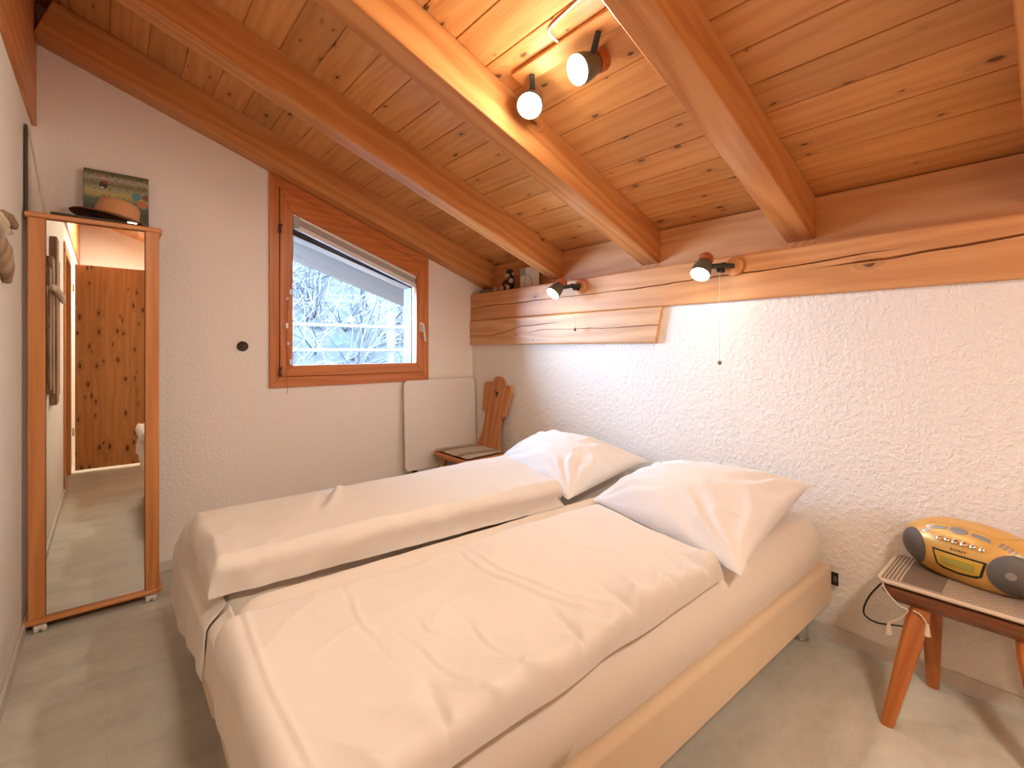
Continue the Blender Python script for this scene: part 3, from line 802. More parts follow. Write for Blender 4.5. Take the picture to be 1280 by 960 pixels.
mo.parent = mm; mo.location = (0, 0, -0.337)
mf = thing('mattress', 'mattress in a white sheet on the far bed base, under the thick folded duvet', 'mattress', (0.232, 1.600, 0.337), 0, 'sheeted mattresses')
mo2 = make_mattress('sheeted_mattress', '', 0.0, 0.008, 2.10, 0.87, 0, 8.0); mo2.parent = mf; mo2.location = (0, 0, -0.337)
# sheet skirts hanging over the foot ends
def skirt(parent, y0, y1, zlow, x_off, wrapy, seed, zoff):
    b = MB(); n, mseg = 90, 26
    def fn_(u, v):
        y = y0 + (y1 - y0) * u; zl = zlow(u)
        zt = 0.515
        s_ = v
        z = zt + (zl - zt) * s_
        x = 0.018 - 0.035 * ss(0, 0.35, s_) + x_off * s_ + 0.003 * math.sin(y * 26 + seed) * s_ * s_ + 0.006 * s_ * noise.noise((y * 7 + seed, z * 3, 0))
        if s_ < 0.25: x = 0.03 - (0.03 - x) * math.sin(PI / 2 * s_ / 0.25) ** 0.8
        rc = wrapy * ss(0.90, 1.0, u) ** 2
        x += rc
        return Vector((x, y, z + zoff))
    b.grid(fn_, n, mseg)
    o = b.build('hanging_sheet', 'sheet', parent, smooth=80)
    md = o.modifiers.new('thick', 'SOLIDIFY'); md.thickness = 0.003; md.offset = 0
    return o
skirt(mm, 0.02, 0.866, lambda u: 0.385 - 0.05 * u, -0.012, 0.0, 1.0, -0.337)
skirt(mf, -0.02, 0.872, lambda u: 0.315 - 0.10 * ss(0, 0.7, u), -0.012, 0.05, 4.0, -0.337)

# duvets
def creases(x, y, lines):
    z = 0
    for (ax, ay), (bx, by), amp, wd in lines:
        dx, dy = bx - ax, by - ay; L2 = dx * dx + dy * dy
        t = ((x - ax) * dx + (y - ay) * dy) / L2
        tt = max(-0.15, min(1.15, t))
        curve = 0.014 * math.sin(PI * max(0, min(1, t)))
        L = math.sqrt(L2)
        d = ((x - ax) * dy - (y - ay) * dx) / L - curve
        along = max(0.0, abs(t - tt)) * L
        q = (d / wd) ** 2 + (along / 0.02) ** 2
        if q < 12: z += amp * math.exp(-q) * (ss(-0.15, 0.25, t) * (1 - ss(0.75, 1.15, t))) - 0.5 * amp * math.exp(-((d - wd * 1.6) / wd) ** 2)
    return z
MT = 0.541
def near_disp(x, y, u, v, h):
    big = 0.011 * fbm(x * 2.2, y * 2.2, 5.0) + 0.0022 * fbm(x * 6, y * 7, 1.0)
    rg = 1 - abs(noise.noise((x * 4.5 + y * 1.5, y * 7.5 - x * 2.0, 9.0)))
    big += 0.0022 * (rg ** 5)
    edge = math.exp(-((v) / 0.16) ** 2)
    big += edge * (0.019 * noise.noise((x * 4.2, y * 1.5, 2)) + 0.019 * (1 - abs(noise.noise((x * 8 + y * 5, y * 3, 7)))) ** 4 - 0.006)
    # pinched seams running over the near edge
    big += math.exp(-(v / 0.20) ** 2) * ss(0.5, 1.0, x) * 0.016 * (1 - abs(noise.noise((x * 10 - v * 5, v * 2.5, 17)))) ** 5 * h
    for sx in (1.36, 1.18, 0.98, 0.80, 0.44): big -= 0.020 * math.exp(-((x - sx - 0.16 * (v - 0.0)) / 0.013) ** 2) * math.exp(-(v / 0.16) ** 2)
    cr = creases(x, y, CR)
    oy = 0.014 * noise.noise((x * 5.0, 1.0, 4.0)) * (1 - h) * (1 if v < 0.5 else 0.3)
    ox = 0.010 * noise.noise((y * 6.0, 2.0, 4.0)) * (1 - h)
    return ox, oy, (big + cr) * (h ** 1.5)
CR = [((0.262, 1.385), (0.244, 0.69), 0.0045, 0.006), ((0.86, 1.24), (0.855, 1.0), 0.0031, 0.0070), ((0.855, 1.0), (0.92, 0.73), 0.0050, 0.0080), ((0.89, 1.20), (0.895, 0.98), 0.0031, 0.0070), ((0.895, 0.98), (0.965, 0.73), 0.0037, 0.0080),
      ((0.48, 1.18), (0.462, 0.99), 0.0031, 0.0070), ((0.57, 0.985), (0.58, 0.91), 0.0031, 0.0060), ((0.66, 0.905), (0.65, 0.76), 0.0031, 0.0070), ((0.52, 0.90), (0.55, 0.71), 0.0037, 0.0070),
      ((1.15, 1.1), (1.25, 0.85), 0.0031, 0.0100), ((0.72, 1.28), (0.80, 1.15), 0.0025, 0.0080)]
b = slab([(0.186, 0.672), (1.452, 0.688), (1.60, 1.300), (0.196, 1.318)], lambda x, y: MT, 0.066, 0.036, 250, 130, near_disp)
o = b.build('duvet', 'linen', None, smooth=80)
tag(o, 'flat rumpled white duvet on the near mattress', 'duvet', 'white duvets')
def far_disp(x, y, u, v, h):
    big = 0.010 * fbm(x * 2.0, y * 2.2, 11.0) + 0.002 * fbm(x * 7, y * 6, 3.0)
    big -= 0.020 * math.exp(-((x - 0.60 - 0.25 * (v - 0.5)) / 0.025) ** 2) * ss(0.35, 0.8, v)
    big += 0.012 * math.exp(-((x - 0.64 - 0.25 * (v - 0.5)) / 0.02) ** 2) * ss(0.35, 0.8, v)
    rg = 1 - abs(noise.noise((x * 5 + y * 4, y * 6 - x * 3, 19.0)))
    big += 0.0025 * rg ** 5
    side = 1 - h
    oy = (0.012 * noise.noise((x * 4.0, h * 2, 14.0)) + 0.005 * noise.noise((x * 16, h * 3, 4.0))) * (h < 1)
    if v < 0.3 and h < 0.5: oy += 0.028 * math.exp(-((h - 0.24) / 0.10) ** 2) * ss(0.45, 1.2, x)
    if v < 0.3 and h >= 0.45 and h < 1: oy -= 0.012 * math.sin(PI * (h - 0.45) / 0.55)
    ox = 0.012 * noise.noise((y * 6.0, h * 3, 14.0)) * (h < 1)
    big += 0.014 * math.exp(-((u) / 0.02) ** 2 - ((v - 1) / 0.05) ** 2)
    lift = 0.02 * ss(0.3, 0.9, u) * ss(0.2, 0.9, v) * h
    return ox, oy, big * h ** 1.3 + lift
b = slab([(0.222, 1.575), (1.575, 1.470), (1.66, 1.99), (0.222, 2.085)], lambda x, y: MT, 0.115, 0.034, 200, 96, far_disp)
o = b.build('duvet', 'linen', None, smooth=80)
tag(o, 'thick folded white duvet on the far mattress, nearer the window', 'duvet', 'white duvets')

# pillows
def make_pillow(c00, c10, c11, c01, thick, seed, zmin, sag=0.0):
    c00, c10, c11, c01 = [Vector(c) for c in (c00, c10, c11, c01)]
    b = MB(); n = 96; sheets = []
    def prof(t): return max(0.0, math.sin(PI * t)) ** 0.52
    def pt(u, v, sgn):
        # pull edge middles inwards so the corners stand out as ears
        uu = u + 0.022 * (0.5 - u) * 2 * (1 - abs(2 * v - 1) ** 1.3 * 0 - (2 * v - 1) ** 2 * -0 ) * (1 - (2 * v - 1) ** 2)
        vv = v + 0.022 * (0.5 - v) * 2 * (1 - (2 * u - 1) ** 2)
        p = (c00 * (1 - uu) + c10 * uu) * (1 - vv) + (c01 * (1 - uu) + c11 * uu) * vv
        t = (prof(u) * prof(v)) ** 0.9
        nrm = (c10 - c00).cross(c01 - c00).normalized()
        if nrm.z < 0: nrm = -nrm
        wrk = 0.0
        for cu, cv in ((0, 0), (1, 0), (1, 1), (0, 1)):
            r = math.hypot(u - cu, v - cv)
            a = math.atan2(v - cv, u - cu)
            if r < 0.62: wrk += 0.009 * math.sin(a * 15 + seed + cu * 2 + cv * 5 + 3 * noise.noise((r * 5, a * 2, seed))) * ss(0.02, 0.18, r) * (1 - ss(0.25, 0.62, r))
        wrk += 0.008 * fbm(u * 4 + seed, v * 4, seed) + 0.004 * (1 - abs(noise.noise((u * 5 + v * 3 + seed, v * 5 - u * 2, 1.0)))) ** 4
        hgt = thick * t * (0.70 if sgn > 0 else -0.30) + (wrk * min(1, t * 1.6) if sgn > 0 else 0)
        q = p + nrm * hgt
        q.z -= sag * math.sin(PI * u) * math.sin(PI * v)
        zb = zmin(q.x, q.y)
        if q.z < zb: q.z = zb + 0.0015 * (sgn > 0)
        q.x = min(q.x, XR - 0.022)
        return q
    g1 = b.grid(lambda u, v: pt(u, v, 1), n, n)
    g2 = b.grid(lambda u, v: pt(u, v, -1), n, n)
    bmesh.ops.remove_doubles(b.bm, verts=b.bm.verts[:], dist=0.0009)
    return b
zfl = lambda x, y: 0.549
b = make_pillow((1.46, 0.640, 0.562), (1.69, 1.405, 0.560), (2.22, 1.44, 0.615), (2.285, 0.700, 0.672), 0.185, 1.3, zfl)
tag(b.build('pillow', 'pillow', None, smooth=80), 'large white pillow on the near mattress, in front of the other pillow', 'pillow', 'white pillows')
b = make_pillow((1.60, 1.475, 0.562), (1.79, 2.25, 0.560), (2.27, 2.33, 0.668), (2.28, 1.50, 0.632), 0.20, 6.1, zfl)
tag(b.build('pillow', 'pillow', None, smooth=80), 'white pillow on the far mattress by the carved chair', 'pillow', 'white pillows')

# ------------------------------------------------------------------ mirror on castors
mr = thing('standing_mirror', 'tall wood-framed mirror on castors in the left corner', 'mirror', (-0.03, 3.05, 0))
MO = Vector((-0.03, 3.05, 0))
for x0, x1 in ((-0.262, -0.206), (0.143, 0.199)):
    b = MB().box((x0, 2.930, 0.062), (x1, 2.962, 1.828)); b.build('stile', 'mirrorwood', mr, MO, bevel=0.004)
def plate(z0, z1):
    pts = [(-0.272, 3.20), (-0.272, 2.922)]
    for k in range(7):
        a = -PI / 2 + PI / 2 * k / 6
        pts.append((0.172 + 0.042 * math.cos(a), 2.964 + 0.042 * math.sin(a)))
    pts += [(0.214, 3.20)]
    return MB().prism([(x, y, z0) for x, y in pts], (0, 0, z1 - z0))
plate(1.826, 1.850).build('top_plate', 'mirrorwoodx', mr, MO, bevel=0.006)
plate(0.040, 0.064).build('bottom_plate', 'mirrorwoodx', mr, MO, bevel=0.008)
b = MB().box((-0.204, 2.944, 0.066), (0.141, 2.950, 1.824)); lab(b.build('mirror_glass', 'mirror', mr, MO), 'clear mirror glass')
b = MB().box((-0.258, 2.963, 0.066), (0.195, 2.975, 1.824)); b.build('back_panel', 'brown', mr, MO)
for x, y in ((-0.225, 2.945), (0.165, 2.945), (-0.225, 3.17), (0.165, 3.17)):
    b = MB()
    for s_ in (-0.013, 0.013): b.lathe([(0, -0.008), (0.017, -0.008), (0.020, -0.004), (0.020, 0.004), (0.017, 0.008), (0, 0.008)], axis_matrix((x + s_, y, 0.020), (1, 0.2, 0)), 20)
    b.tube([(x, y, 0.022), (x, y, 0.040)], 0.008, 10)
    b.ball((x, y - 0.002, 0.024), 0.015, 14, 8)
    lab(b.build('castor', 'pinkgrey', mr, MO, smooth=45), 'twin-wheel castor')

# things on top of the mirror
pic = thing('painted_picture', 'small painted meadow picture leaning on the wall above the mirror', 'picture', (0.042, 3.235, 1.851))
b = MB().box((-0.130, -0.007, 0), (0.130, 0.0, 0.325)); o = b.build('painting', 'painting', pic)
o.rotation_euler = (-0.07, 0, 0)
b = MB().box((-0.1315, 0.0002, 0), (0.1315, 0.012, 0.326)); o2 = b.build('backing_board', 'brown', pic); o2.rotation_euler = (-0.07, 0, 0)
hat = thing('straw_hat', 'brown straw hat lying on top of the mirror, before the picture', 'hat', (0.035, 3.072, 1.892))
HM = Matrix.Rotation(math.radians(12), 4, 'Y')
b = MB().lathe([(0.0, 0.098), (0.040, 0.098), (0.070, 0.090), (0.083, 0.070), (0.088, 0.030), (0.092, 0.004), (0.087, 0.004), (0.082, 0.03), (0.076, 0.068), (0.06, 0.085), (0, 0.092)], HM, 40)
b.build('crown', 'straw', hat, smooth=50)
b = MB().lathe([(0.088, 0.008), (0.12, 0.004), (0.155, -0.002), (0.172, -0.012), (0.173, -0.015), (0.155, -0.006), (0.12, 0.0), (0.086, 0.003)], HM, 48)
b.build('brim', plain('brown_brim', (0.20, 0.09, 0.045), 0.7), hat, smooth=50)
tr = thing('flat_frame', 'flat black picture frame with silver corner lying on the mirror top', 'frame', (-0.02, 3.00, 1.851))
b = MB().box((-0.17, -0.075, 0), (0.145, 0.07, 0.009)); b.build('frame_body', 'black', tr, bevel=0.002)
b = MB().box((0.095, -0.0765, 0.0015), (0.1465, -0.06, 0.0105)).box((0.133, -0.0765, 0.0015), (0.1465, -0.02, 0.0105)); lab(b.build('frame_corner', 'silver', tr), 'silver corner')
b = MB().prism([(XL + 0.004, 2.985, 1.851), (XL + 0.012, 2.985, 1.851), (XL + 0.012, 2.985, 2.245), (XL + 0.004, 2.985, 2.245)], (0, 0.05, 0))
tag(b.build('dark_board', 'brown', None, bevel=0.001), 'narrow dark board standing upright against the left wall on the mirror', 'board')
b = MB().prism([(-0.2675, 2.985, 2.24), (-0.2625, 2.985, 2.24), (-0.207, 2.985, 1.851), (-0.216, 2.985, 1.851)], (0, 0.022, 0))
tag(b.build('wooden_lath', 'lath', None, bevel=0.001), 'thin pale lath leaning from the mirror top to the left wall', 'stick')

# knob on the window wall
kn = thing('wall_hook', 'small round dark knob on the wall between mirror and window', 'hook', (0.635, YB, 1.266))
b = MB().lathe([(0, 0.0), (0.030, 0.0), (0.031, 0.008), (0.022, 0.014), (0.013, 0.011), (0, 0.011)], axis_matrix((0, 0, 0), (0, -1, 0)), 28)
b.build('rosette', 'iron', kn, smooth=30)
b = MB().lathe([(0, 0.010), (0.009, 0.010), (0.010, 0.026), (0.007, 0.030), (0, 0.031)], axis_matrix((0, 0, 0), (0, -1, 0)), 18)
b.build('knob', 'brown', kn, smooth=30)

# driftwood wall piece on the left wall
dw = thing('driftwood_rack', 'weathered driftwood boards hung on the left wall, half out of view', 'wall decoration', (XL, 1.75, 1.4))
DO = Vector((XL, 1.75, 1.4))
rng = random.Random(21)
def plank(y0, y1, z0, z1, x1, mat, nm, lean=0.0):
    pts = []; n = 9
    for i in range(n + 1): pts.append((y0 + rng.uniform(-0.012, 0.012) + lean * i / n, z0 + (z1 - z0) * i / n))
    for i in range(n, -1, -1): pts.append((y1 + rng.uniform(-0.012, 0.012) + lean * i / n, z0 + (z1 - z0) * i / n + rng.uniform(-0.01, 0.01)))
    b = MB().prism([(XL + 0.002, y, z) for y, z in pts], (x1, 0, 0))
    return b.build(nm, mat, dw, DO, bevel=0.006)
plank(1.30, 1.46, 0.93, 1.86, 0.030, 'drift', 'plank')
plank(1.49, 1.66, 0.89, 1.98, 0.036, 'drift', 'plank')
plank(1.69, 1.84, 0.96, 1.82, 0.028, 'drift', 'plank')
plank(1.86, 1.98, 1.00, 1.74, 0.024, 'drift', 'plank')
b = MB().tube([(XL + 0.045, 1.22, 1.585), (XL + 0.05, 1.6, 1.60), (XL + 0.047, 2.0, 1.612), (XL + 0.035, 2.12, 1.60)], [0.014, 0.02, 0.02, 0.012], 10)
lab(b.build('cross_piece', 'driftpale', dw, DO, smooth=50), 'pale driftwood cross stick')
def stick(name, label, pts, rad, mat):
    o = MB().tube(pts, rad, 10)
    for v in o.bm.verts: v.co += Vector((0, 0.004 * noise.noise(v.co * 40), 0.005 * noise.noise(v.co * 30 + Vector((5, 0, 0)))))
    return tag(o.build(name, mat, None, smooth=50), label, 'driftwood', 'driftwood pieces on the left wall')
stick('driftwood_stick', 'upper brown driftwood stick on the left wall beside the mirror', [(XL + 0.012, 2.15, 1.665), (XL + 0.016, 2.28, 1.690), (XL + 0.016, 2.40, 1.706), (XL + 0.014, 2.54, 1.712), (XL + 0.010, 2.66, 1.722)], [0.010, 0.018, 0.020, 0.017, 0.008], 'drift')
stick('driftwood_stick', 'pale driftwood stick directly under the brown one on the left wall', [(XL + 0.010, 2.15, 1.620), (XL + 0.014, 2.28, 1.640), (XL + 0.014, 2.40, 1.662), (XL + 0.010, 2.55, 1.680)], [0.010, 0.016, 0.016, 0.008], 'driftpale')
stick('driftwood_stick', 'lowest short hanging driftwood piece on the left wall', [(XL + 0.010, 2.27, 1.640), (XL + 0.016, 2.31, 1.585), (XL + 0.018, 2.36, 1.535), (XL + 0.012, 2.44, 1.49)], [0.010, 0.024, 0.022, 0.013], 'drift')

# ------------------------------------------------------------------ door seen in the mirror
dr = bpy.data.objects.new('door_1', None); COL.objects.link(dr); dr.location = (-0.245, -0.56, 0); struct(dr)
b = MB().box((0.004, -0.04, 0.03), (0.80, 0.0, 2.10)); b.build('door_leaf', 'door', dr, bevel=0.004)
b = MB().tube([(0.74, 0.0, 1.02), (0.74, 0.05, 1.02), (0.62, 0.055, 1.02)], 0.009, 10); b.build('door_handle', 'steel', dr, smooth=40)
for z in (0.42, 1.86):
    b = MB().tube([(-0.008, 0.004, z - 0.04), (-0.008, 0.004, z + 0.04)], 0.008, 10); lab(b.build('door_hinge', 'white', dr, smooth=40), 'white hinge')
b = MB()
b.box((XL - T, DY1 - 0.03, 0), (XL + 0.012, DY1 + 0.07, 2.11)).box((XL - T, DY0 - 0.06, 0), (XL + 0.012, DY0 + 0.012, 2.11)).box((XL - T, DY0 - 0.06, 2.08), (XL + 0.012, DY1 + 0.07, 2.17))
struct(b.build('trim_8', 'mirrorwood', keep=True, bevel=0.003))

# ------------------------------------------------------------------ carved chair with cushion, white board
CX, CY = 2.13, 2.965
ch = thing('carved_chair', 'carved wooden chair with heart cut-out standing in the corner behind the beds', 'chair', (CX, CY, 0))
pts = [(-0.20, -0.225), (-0.215, -0.17), (-0.22, 0.0), (-0.215, 0.17), (-0.20, 0.225), (-0.14, 0.235), (0.17, 0.20), (0.19, 0.17), (0.19, -0.17), (0.17, -0.20), (-0.14, -0.235)]
b = MB().prism([(x, y, 0.425) for x, y in pts], (0, 0, 0.032)); b.build('seat', wood('chair_seat_wood', (0.42, 0.14, 0.04), (0.56, 0.22, 0.07), (0.66, 0.31, 0.12), 'Y', knots=0.03), ch, bevel=0.010, bseg=3)
for sx, sy in ((-1, -1), (-1, 1), (1, -1), (1, 1)):
    b = MB().tube([(sx * 0.135, sy * 0.15, 0.430), (sx * 0.165, sy * 0.18, 0.25), (sx * 0.19, sy * 0.205, 0.0)], [0.022, 0.020, 0.014], 10)
    b.build('leg', 'chair', ch, smooth=45)
half = [(0.150, 0.00), (0.148, 0.02), (0.120, 0.075), (0.104, 0.13), (0.098, 0.20), (0.100, 0.265), (0.118, 0.285), (0.148, 0.292), (0.150, 0.32), (0.160, 0.40), (0.172, 0.455), (0.176, 0.485), (0.168, 0.512), (0.150, 0.527), (0.126, 0.530), (0.104, 0.520), (0.088, 0.505), (0.078, 0.510), (0.070, 0.535), (0.056, 0.562), (0.034, 0.580), (0.0, 0.586)]
prof_ = half + [(-y, z) for y, z in reversed(half[:-1])]
heart = []
for k in range(20):
    t = 2 * PI * k / 20
    heart.append((0.0021 * 16 * math.sin(t) ** 3 * 0.9, 0.445 + 0.0021 * (13 * math.cos(t) - 5 * math.cos(2 * t) - 2 * math.cos(3 * t) - math.cos(4 * t))))
me = bmesh.new()
def loop_edges(bm_, pts_):
    vv = [bm_.verts.new((0, y, z)) for y, z in pts_]
    return [bm_.edges.new((vv[i], vv[(i + 1) % len(vv)])) for i in range(len(vv))]
ed = loop_edges(me, prof_) + loop_edges(me, heart)
bmesh.ops.triangle_fill(me, use_beauty=True, edges=ed)
ext = bmesh.ops.extrude_face_region(me, geom=me.faces[:])
bmesh.ops.translate(me, verts=[e for e in ext['geom'] if isinstance(e, bmesh.types.BMVert)], vec=(0.022, 0, 0))
mbk = MB(); mbk.bm.free(); mbk.bm = me
bk = mbk.build('backrest', 'chair', ch, bevel=0.004)
bk.location = (0.142, -0.012, 0.455); bk.rotation_euler = (math.radians(4.5), math.radians(8), 0)
cu = thing('seat_cushion', 'beige seat cushion with grey-brown stripes on the carved chair', 'cushion', (CX - 0.02, CY, 0.458))
def quad_pillow(b, w_, d_, t_):
    pr = lambda t: max(0, math.sin(PI * t)) ** 0.35
    def f1(s_):
        def fn_(u, v):
            return Vector(((u - 0.5) * w_, (v - 0.5) * d_ * (1.08 - 0.16 * u), t_ * 0.5 + s_ * t_ * 0.5 * min(pr(u), pr(v))))
        return fn_
    b.grid(f1(1), 20, 20); b.grid(f1(-1), 20, 20)
    bmesh.ops.remove_doubles(b.bm, verts=b.bm.verts[:], dist=0.0006)
b = MB(); quad_pillow(b, 0.36, 0.41, 0.028); b.build('cushion_pad', 'cushseat', cu, smooth=60)

bd = thing('white_panel', 'plain white rounded board leaning upright on the wall under the window', 'board', (2.03, 3.27, 0))
b = MB()
pts = []
for cx, cz, a0 in ((0.300, 0.970, 0), (-0.290, 0.970, 90), (-0.290, 0.355, 180), (0.300, 0.355, 270)):
    for k in range(6):
        a = math.radians(a0 + 90 * k / 5); pts.append((cx + 0.035 * math.cos(a), 0, cz + 0.035 * math.sin(a) - 0.32))
b.prism(pts, (0, 0.018, 0)); o = b.build('panel', 'offwhite', bd, bevel=0.003)
o.location = (0, -0.055, 0.325); o.rotation_euler = (-0.045, 0, 0)
b = MB().box((-0.25, -0.0, 0.0), (-0.22, 0.03, 0.323)).box((0.22, -0.0, 0.0), (0.25, 0.03, 0.323)).box((-0.25, -0.0, 0.29), (0.25, 0.03, 0.323))
o = b.build('foot_stand', 'offwhite', bd); o.location = (0, -0.045, 0)

# ------------------------------------------------------------------ stool, cushion, radio
st = thing('wooden_stool', 'dark wooden stool with splayed lighter legs at the right edge', 'stool', (2.205, 0.20, 0))
pts = [(-0.150, 0.195), (-0.120, 0.222), (0.130, 0.225), (0.152, 0.20), (0.152, -0.20), (0.13, -0.225), (-0.13, -0.225), (-0.155, -0.20)]
b = MB()
bt = [b.bm.verts.new((x * 0.86, y * 0.90, 0.375)) for x, y in pts]; md_ = [b.bm.verts.new((x, y, 0.400)) for x, y in pts]; tp = [b.bm.verts.new((x, y, 0.425)) for x, y in pts]
for A, B in ((bt, md_), (md_, tp)):
    for i in range(len(pts)): b.bm.faces.new((A[i], A[(i + 1) % len(pts)], B[(i + 1) % len(pts)], B[i]))
b.bm.faces.new(bt[::-1]); b.bm.faces.new(tp)
b.build('seat', 'stool', st, bevel=0.005, bseg=3)
def stool_leg(top_, bot_):
    top_, bot_ = Vector(top_), Vector(bot_); ax = (top_ - bot_).normalized()
    sx = Vector((0, 1, 0)); sx = (sx - ax * sx.dot(ax)).normalized(); sy = ax.cross(sx)
    b = MB(); rings = []
    for t, wd in ((0, 0.0165), (0.02, 0.018), (0.55, 0.026), (0.86, 0.030), (1.0, 0.024)):
        p = bot_.lerp(top_, t); rings.append([b.bm.verts.new(p + sx * wd * a + sy * wd * c * 0.8) for a, c in ((-1, -.6), (-.6, -1), (.6, -1), (1, -.6), (1, .6), (.6, 1), (-.6, 1), (-1, .6))])
    for A, B in zip(rings, rings[1:]):
        for k in range(8): b.bm.faces.new((A[k], A[(k + 1) % 8], B[(k + 1) % 8], B[k]))
    b.bm.faces.new(rings[0][::-1]); b.bm.faces.new(rings[-1])
    for v in rings[0]: v.co.z = 0.0
    return b.build('leg', 'stoolleg', st, smooth=35)
stool_leg((-0.105, 0.115, 0.385), (-0.232, 0.185, 0.0))
stool_leg((0.075, 0.115, 0.385), (0.118, 0.118, 0.0))
stool_leg((0.085, -0.105, 0.385), (0.130, -0.175, 0.0))
stool_leg((-0.105, -0.125, 0.385), (-0.21, -0.19, 0.0))
cs = thing('stool_cushion', 'flat woven cushion in brown and beige bands on the stool', 'cushion', (2.215, 0.203, 0.4255))
b = MB()
pr = lambda t: max(0, math.sin(PI * t)) ** 0.3
def cfn(s_):
    return lambda u, v: Vector(((u - 0.5) * 0.290, (v - 0.5) * 0.45, 0.015 + s_ * 0.015 * min(pr(u), pr(v)) + 0.003 * noise.noise((u * 6, v * 6, 2)) * min(pr(u), pr(v))))
b.grid(cfn(1), 28, 36); b.grid(cfn(-1), 28, 36)
bmesh.ops.remove_doubles(b.bm, verts=b.bm.verts[:], dist=0.0006)
for v in b.bm.verts: v.co.z = max(v.co.z, 0.0003)
b.build('cushion_pad', 'cushstool', cs, smooth=60)
b = MB()
edge = [(-0.145, -0.225, 0.012), (-0.145, 0.215, 0.012), (-0.125, 0.227, 0.012), (0.13, 0.227, 0.012), (0.145, 0.21, 0.012), (0.145, -0.225, 0.012)]
b.tube(edge, 0.0075, 8); b.build('piping', 'cord', cs, smooth=60)
def tassel(b, p):
    p = Vector(p)
    b.lathe([(0, 0.010), (0.005, 0.008), (0.0055, 0.0), (0.008, -0.014), (0.010, -0.029), (0, -0.027)], Matrix.Translation(p), 12)
ties = [([(-0.140, 0.215, 0.006), (-0.158, 0.205, -0.010), (-0.158, 0.170, -0.050), (-0.150, 0.145, -0.062), (-0.146, 0.165, -0.10), (-0.142, 0.195, -0.13)], (-0.142, 0.197, -0.140)),
        ([(-0.150, 0.130, -0.058), (-0.155, 0.110, -0.062), (-0.152, 0.095, -0.085)], (-0.152, 0.094, -0.095)),
        ([(0.128, -0.10, 0.0), (0.150, -0.12, -0.06), (0.135, -0.115, -0.14), (0.12, -0.115, -0.19)], (0.12, -0.115, -0.20))]
for pts, tp_ in ties:
    b = MB().tube(spline(pts), 0.0026, 8); tassel(b, tp_)
    lab(b.build('tie_cord', 'cord', cs, smooth=50), 'cream tie cord ending in a tassel')

RA, RB, RC, RN = 0.198, 0.098, 0.106, 2.2
RZC = 0.449 + 0.088
rd = thing('radio', 'yellow portable radio with grey speakers standing on the stool cushion', 'radio', (2.262, 0.207, 0.4555), math.radians(-106))
def rfront(x, z):
    zz = z - 0.088
    q = 1 - abs(x / RA) ** RN - abs(zz / RC) ** RN
    return -RB * max(q, 0.0) ** (1 / RN)
b = MB()
def body(u, v):
    th = 2 * PI * u; ph = PI * (v - 0.5)
    ph = max(-PI / 2 + 1e-4, min(PI / 2 - 1e-4, ph))
    e = 2 / RN
    sp = lambda a: math.copysign(abs(a) ** e, a)
    x = RA * sp(math.sin(ph)); y = RB * sp(math.cos(ph)) * sp(math.cos(th)); z = RC * sp(math.cos(ph)) * sp(math.sin(th)) + 0.088
    if z < 0: z = 0.0
    return Vector((x, y, z))
b.grid(body, 64, 48, closeu=True)
bmesh.ops.remove_doubles(b.bm, verts=b.bm.verts[:], dist=0.0004)
b.build('body', 'yellow', rd, smooth=45)
def patch(name, mat, outline_fn, off, parent=rd, nr=10, nt_=48, dome=0.0, label=None):
    """patch following the front of the body; outline_fn(t)->(x,z) about its centre"""
    b = MB(); cx = sum(outline_fn(k / nt_)[0] for k in range(nt_)) / nt_; cz = sum(outline_fn(k / nt_)[1] for k in range(nt_)) / nt_
    cv = b.bm.verts.new((cx, rfront(cx, cz) - off - dome, cz)); prev = None
    for i in range(1, nr + 2):
        s_ = min(1.0, i / nr); ring_ = []
        for k in range(nt_):
            ox, oz = outline_fn(k / nt_); x = cx + (ox - cx) * s_; z = cz + (oz - cz) * s_
            y = rfront(x, z) - off - dome * (1 - s_ * s_)
            if i == nr + 1: y += off + 0.004
            ring_.append(b.bm.verts.new((x, y, z)))
        if prev is None:
            for k in range(nt_): b.bm.faces.new((cv, ring_[k], ring_[(k + 1) % nt_]))
        else:
            for k in range(nt_): b.bm.faces.new((prev[k], ring_[k], ring_[(k + 1) % nt_], prev[(k + 1) % nt_]))
        prev = ring_
    o = b.build(name, mat, parent, smooth=50)
    return lab(o, label) if label else o
def ell(cx, cz, rx, rz, cut=None):
    def fn_(t):
        x = cx + rx * math.cos(2 * PI * t); z = cz + rz * math.sin(2 * PI * t)
        return x, z
    return fn_
patch('speaker', 'grille', ell(0.128, 0.078, 0.056, 0.066), 0.0035, dome=0.004, label='grey speaker grille')
patch('speaker', 'grille', ell(-0.140, 0.080, 0.046, 0.062), 0.0035, dome=0.004, label='grey speaker grille')
patch('speaker_dome', 'greybtn', ell(0.126, 0.083, 0.012, 0.012), 0.009, nr=5)
def poly(pts):
    n = len(pts); segs = []
    def fn_(t):
        f = t * n; i = int(f) % n; k = f - int(f)
        return pts[i][0] + (pts[(i + 1) % n][0] - pts[i][0]) * k, pts[i][1] + (pts[(i + 1) % n][1] - pts[i][1]) * k
    return fn_
patch('display_frame', 'black', poly([(-0.072, 0.104), (0.072, 0.104), (0.060, 0.052), (0.045, 0.042), (0.0, 0.037), (-0.045, 0.042), (-0.060, 0.052)]), 0.003, nt_=56)
patch('display_window', 'lcdrim', poly([(-0.065, 0.099), (0.065, 0.099), (0.054, 0.056), (0.04, 0.050), (0.0, 0.046), (-0.04, 0.050), (-0.054, 0.056)]), 0.0045, nt_=56)
patch('display', 'lcd', poly([(-0.044, 0.087), (0.044, 0.087), (0.041, 0.062), (-0.041, 0.062)]), 0.0065, nt_=40, label='olive green display')
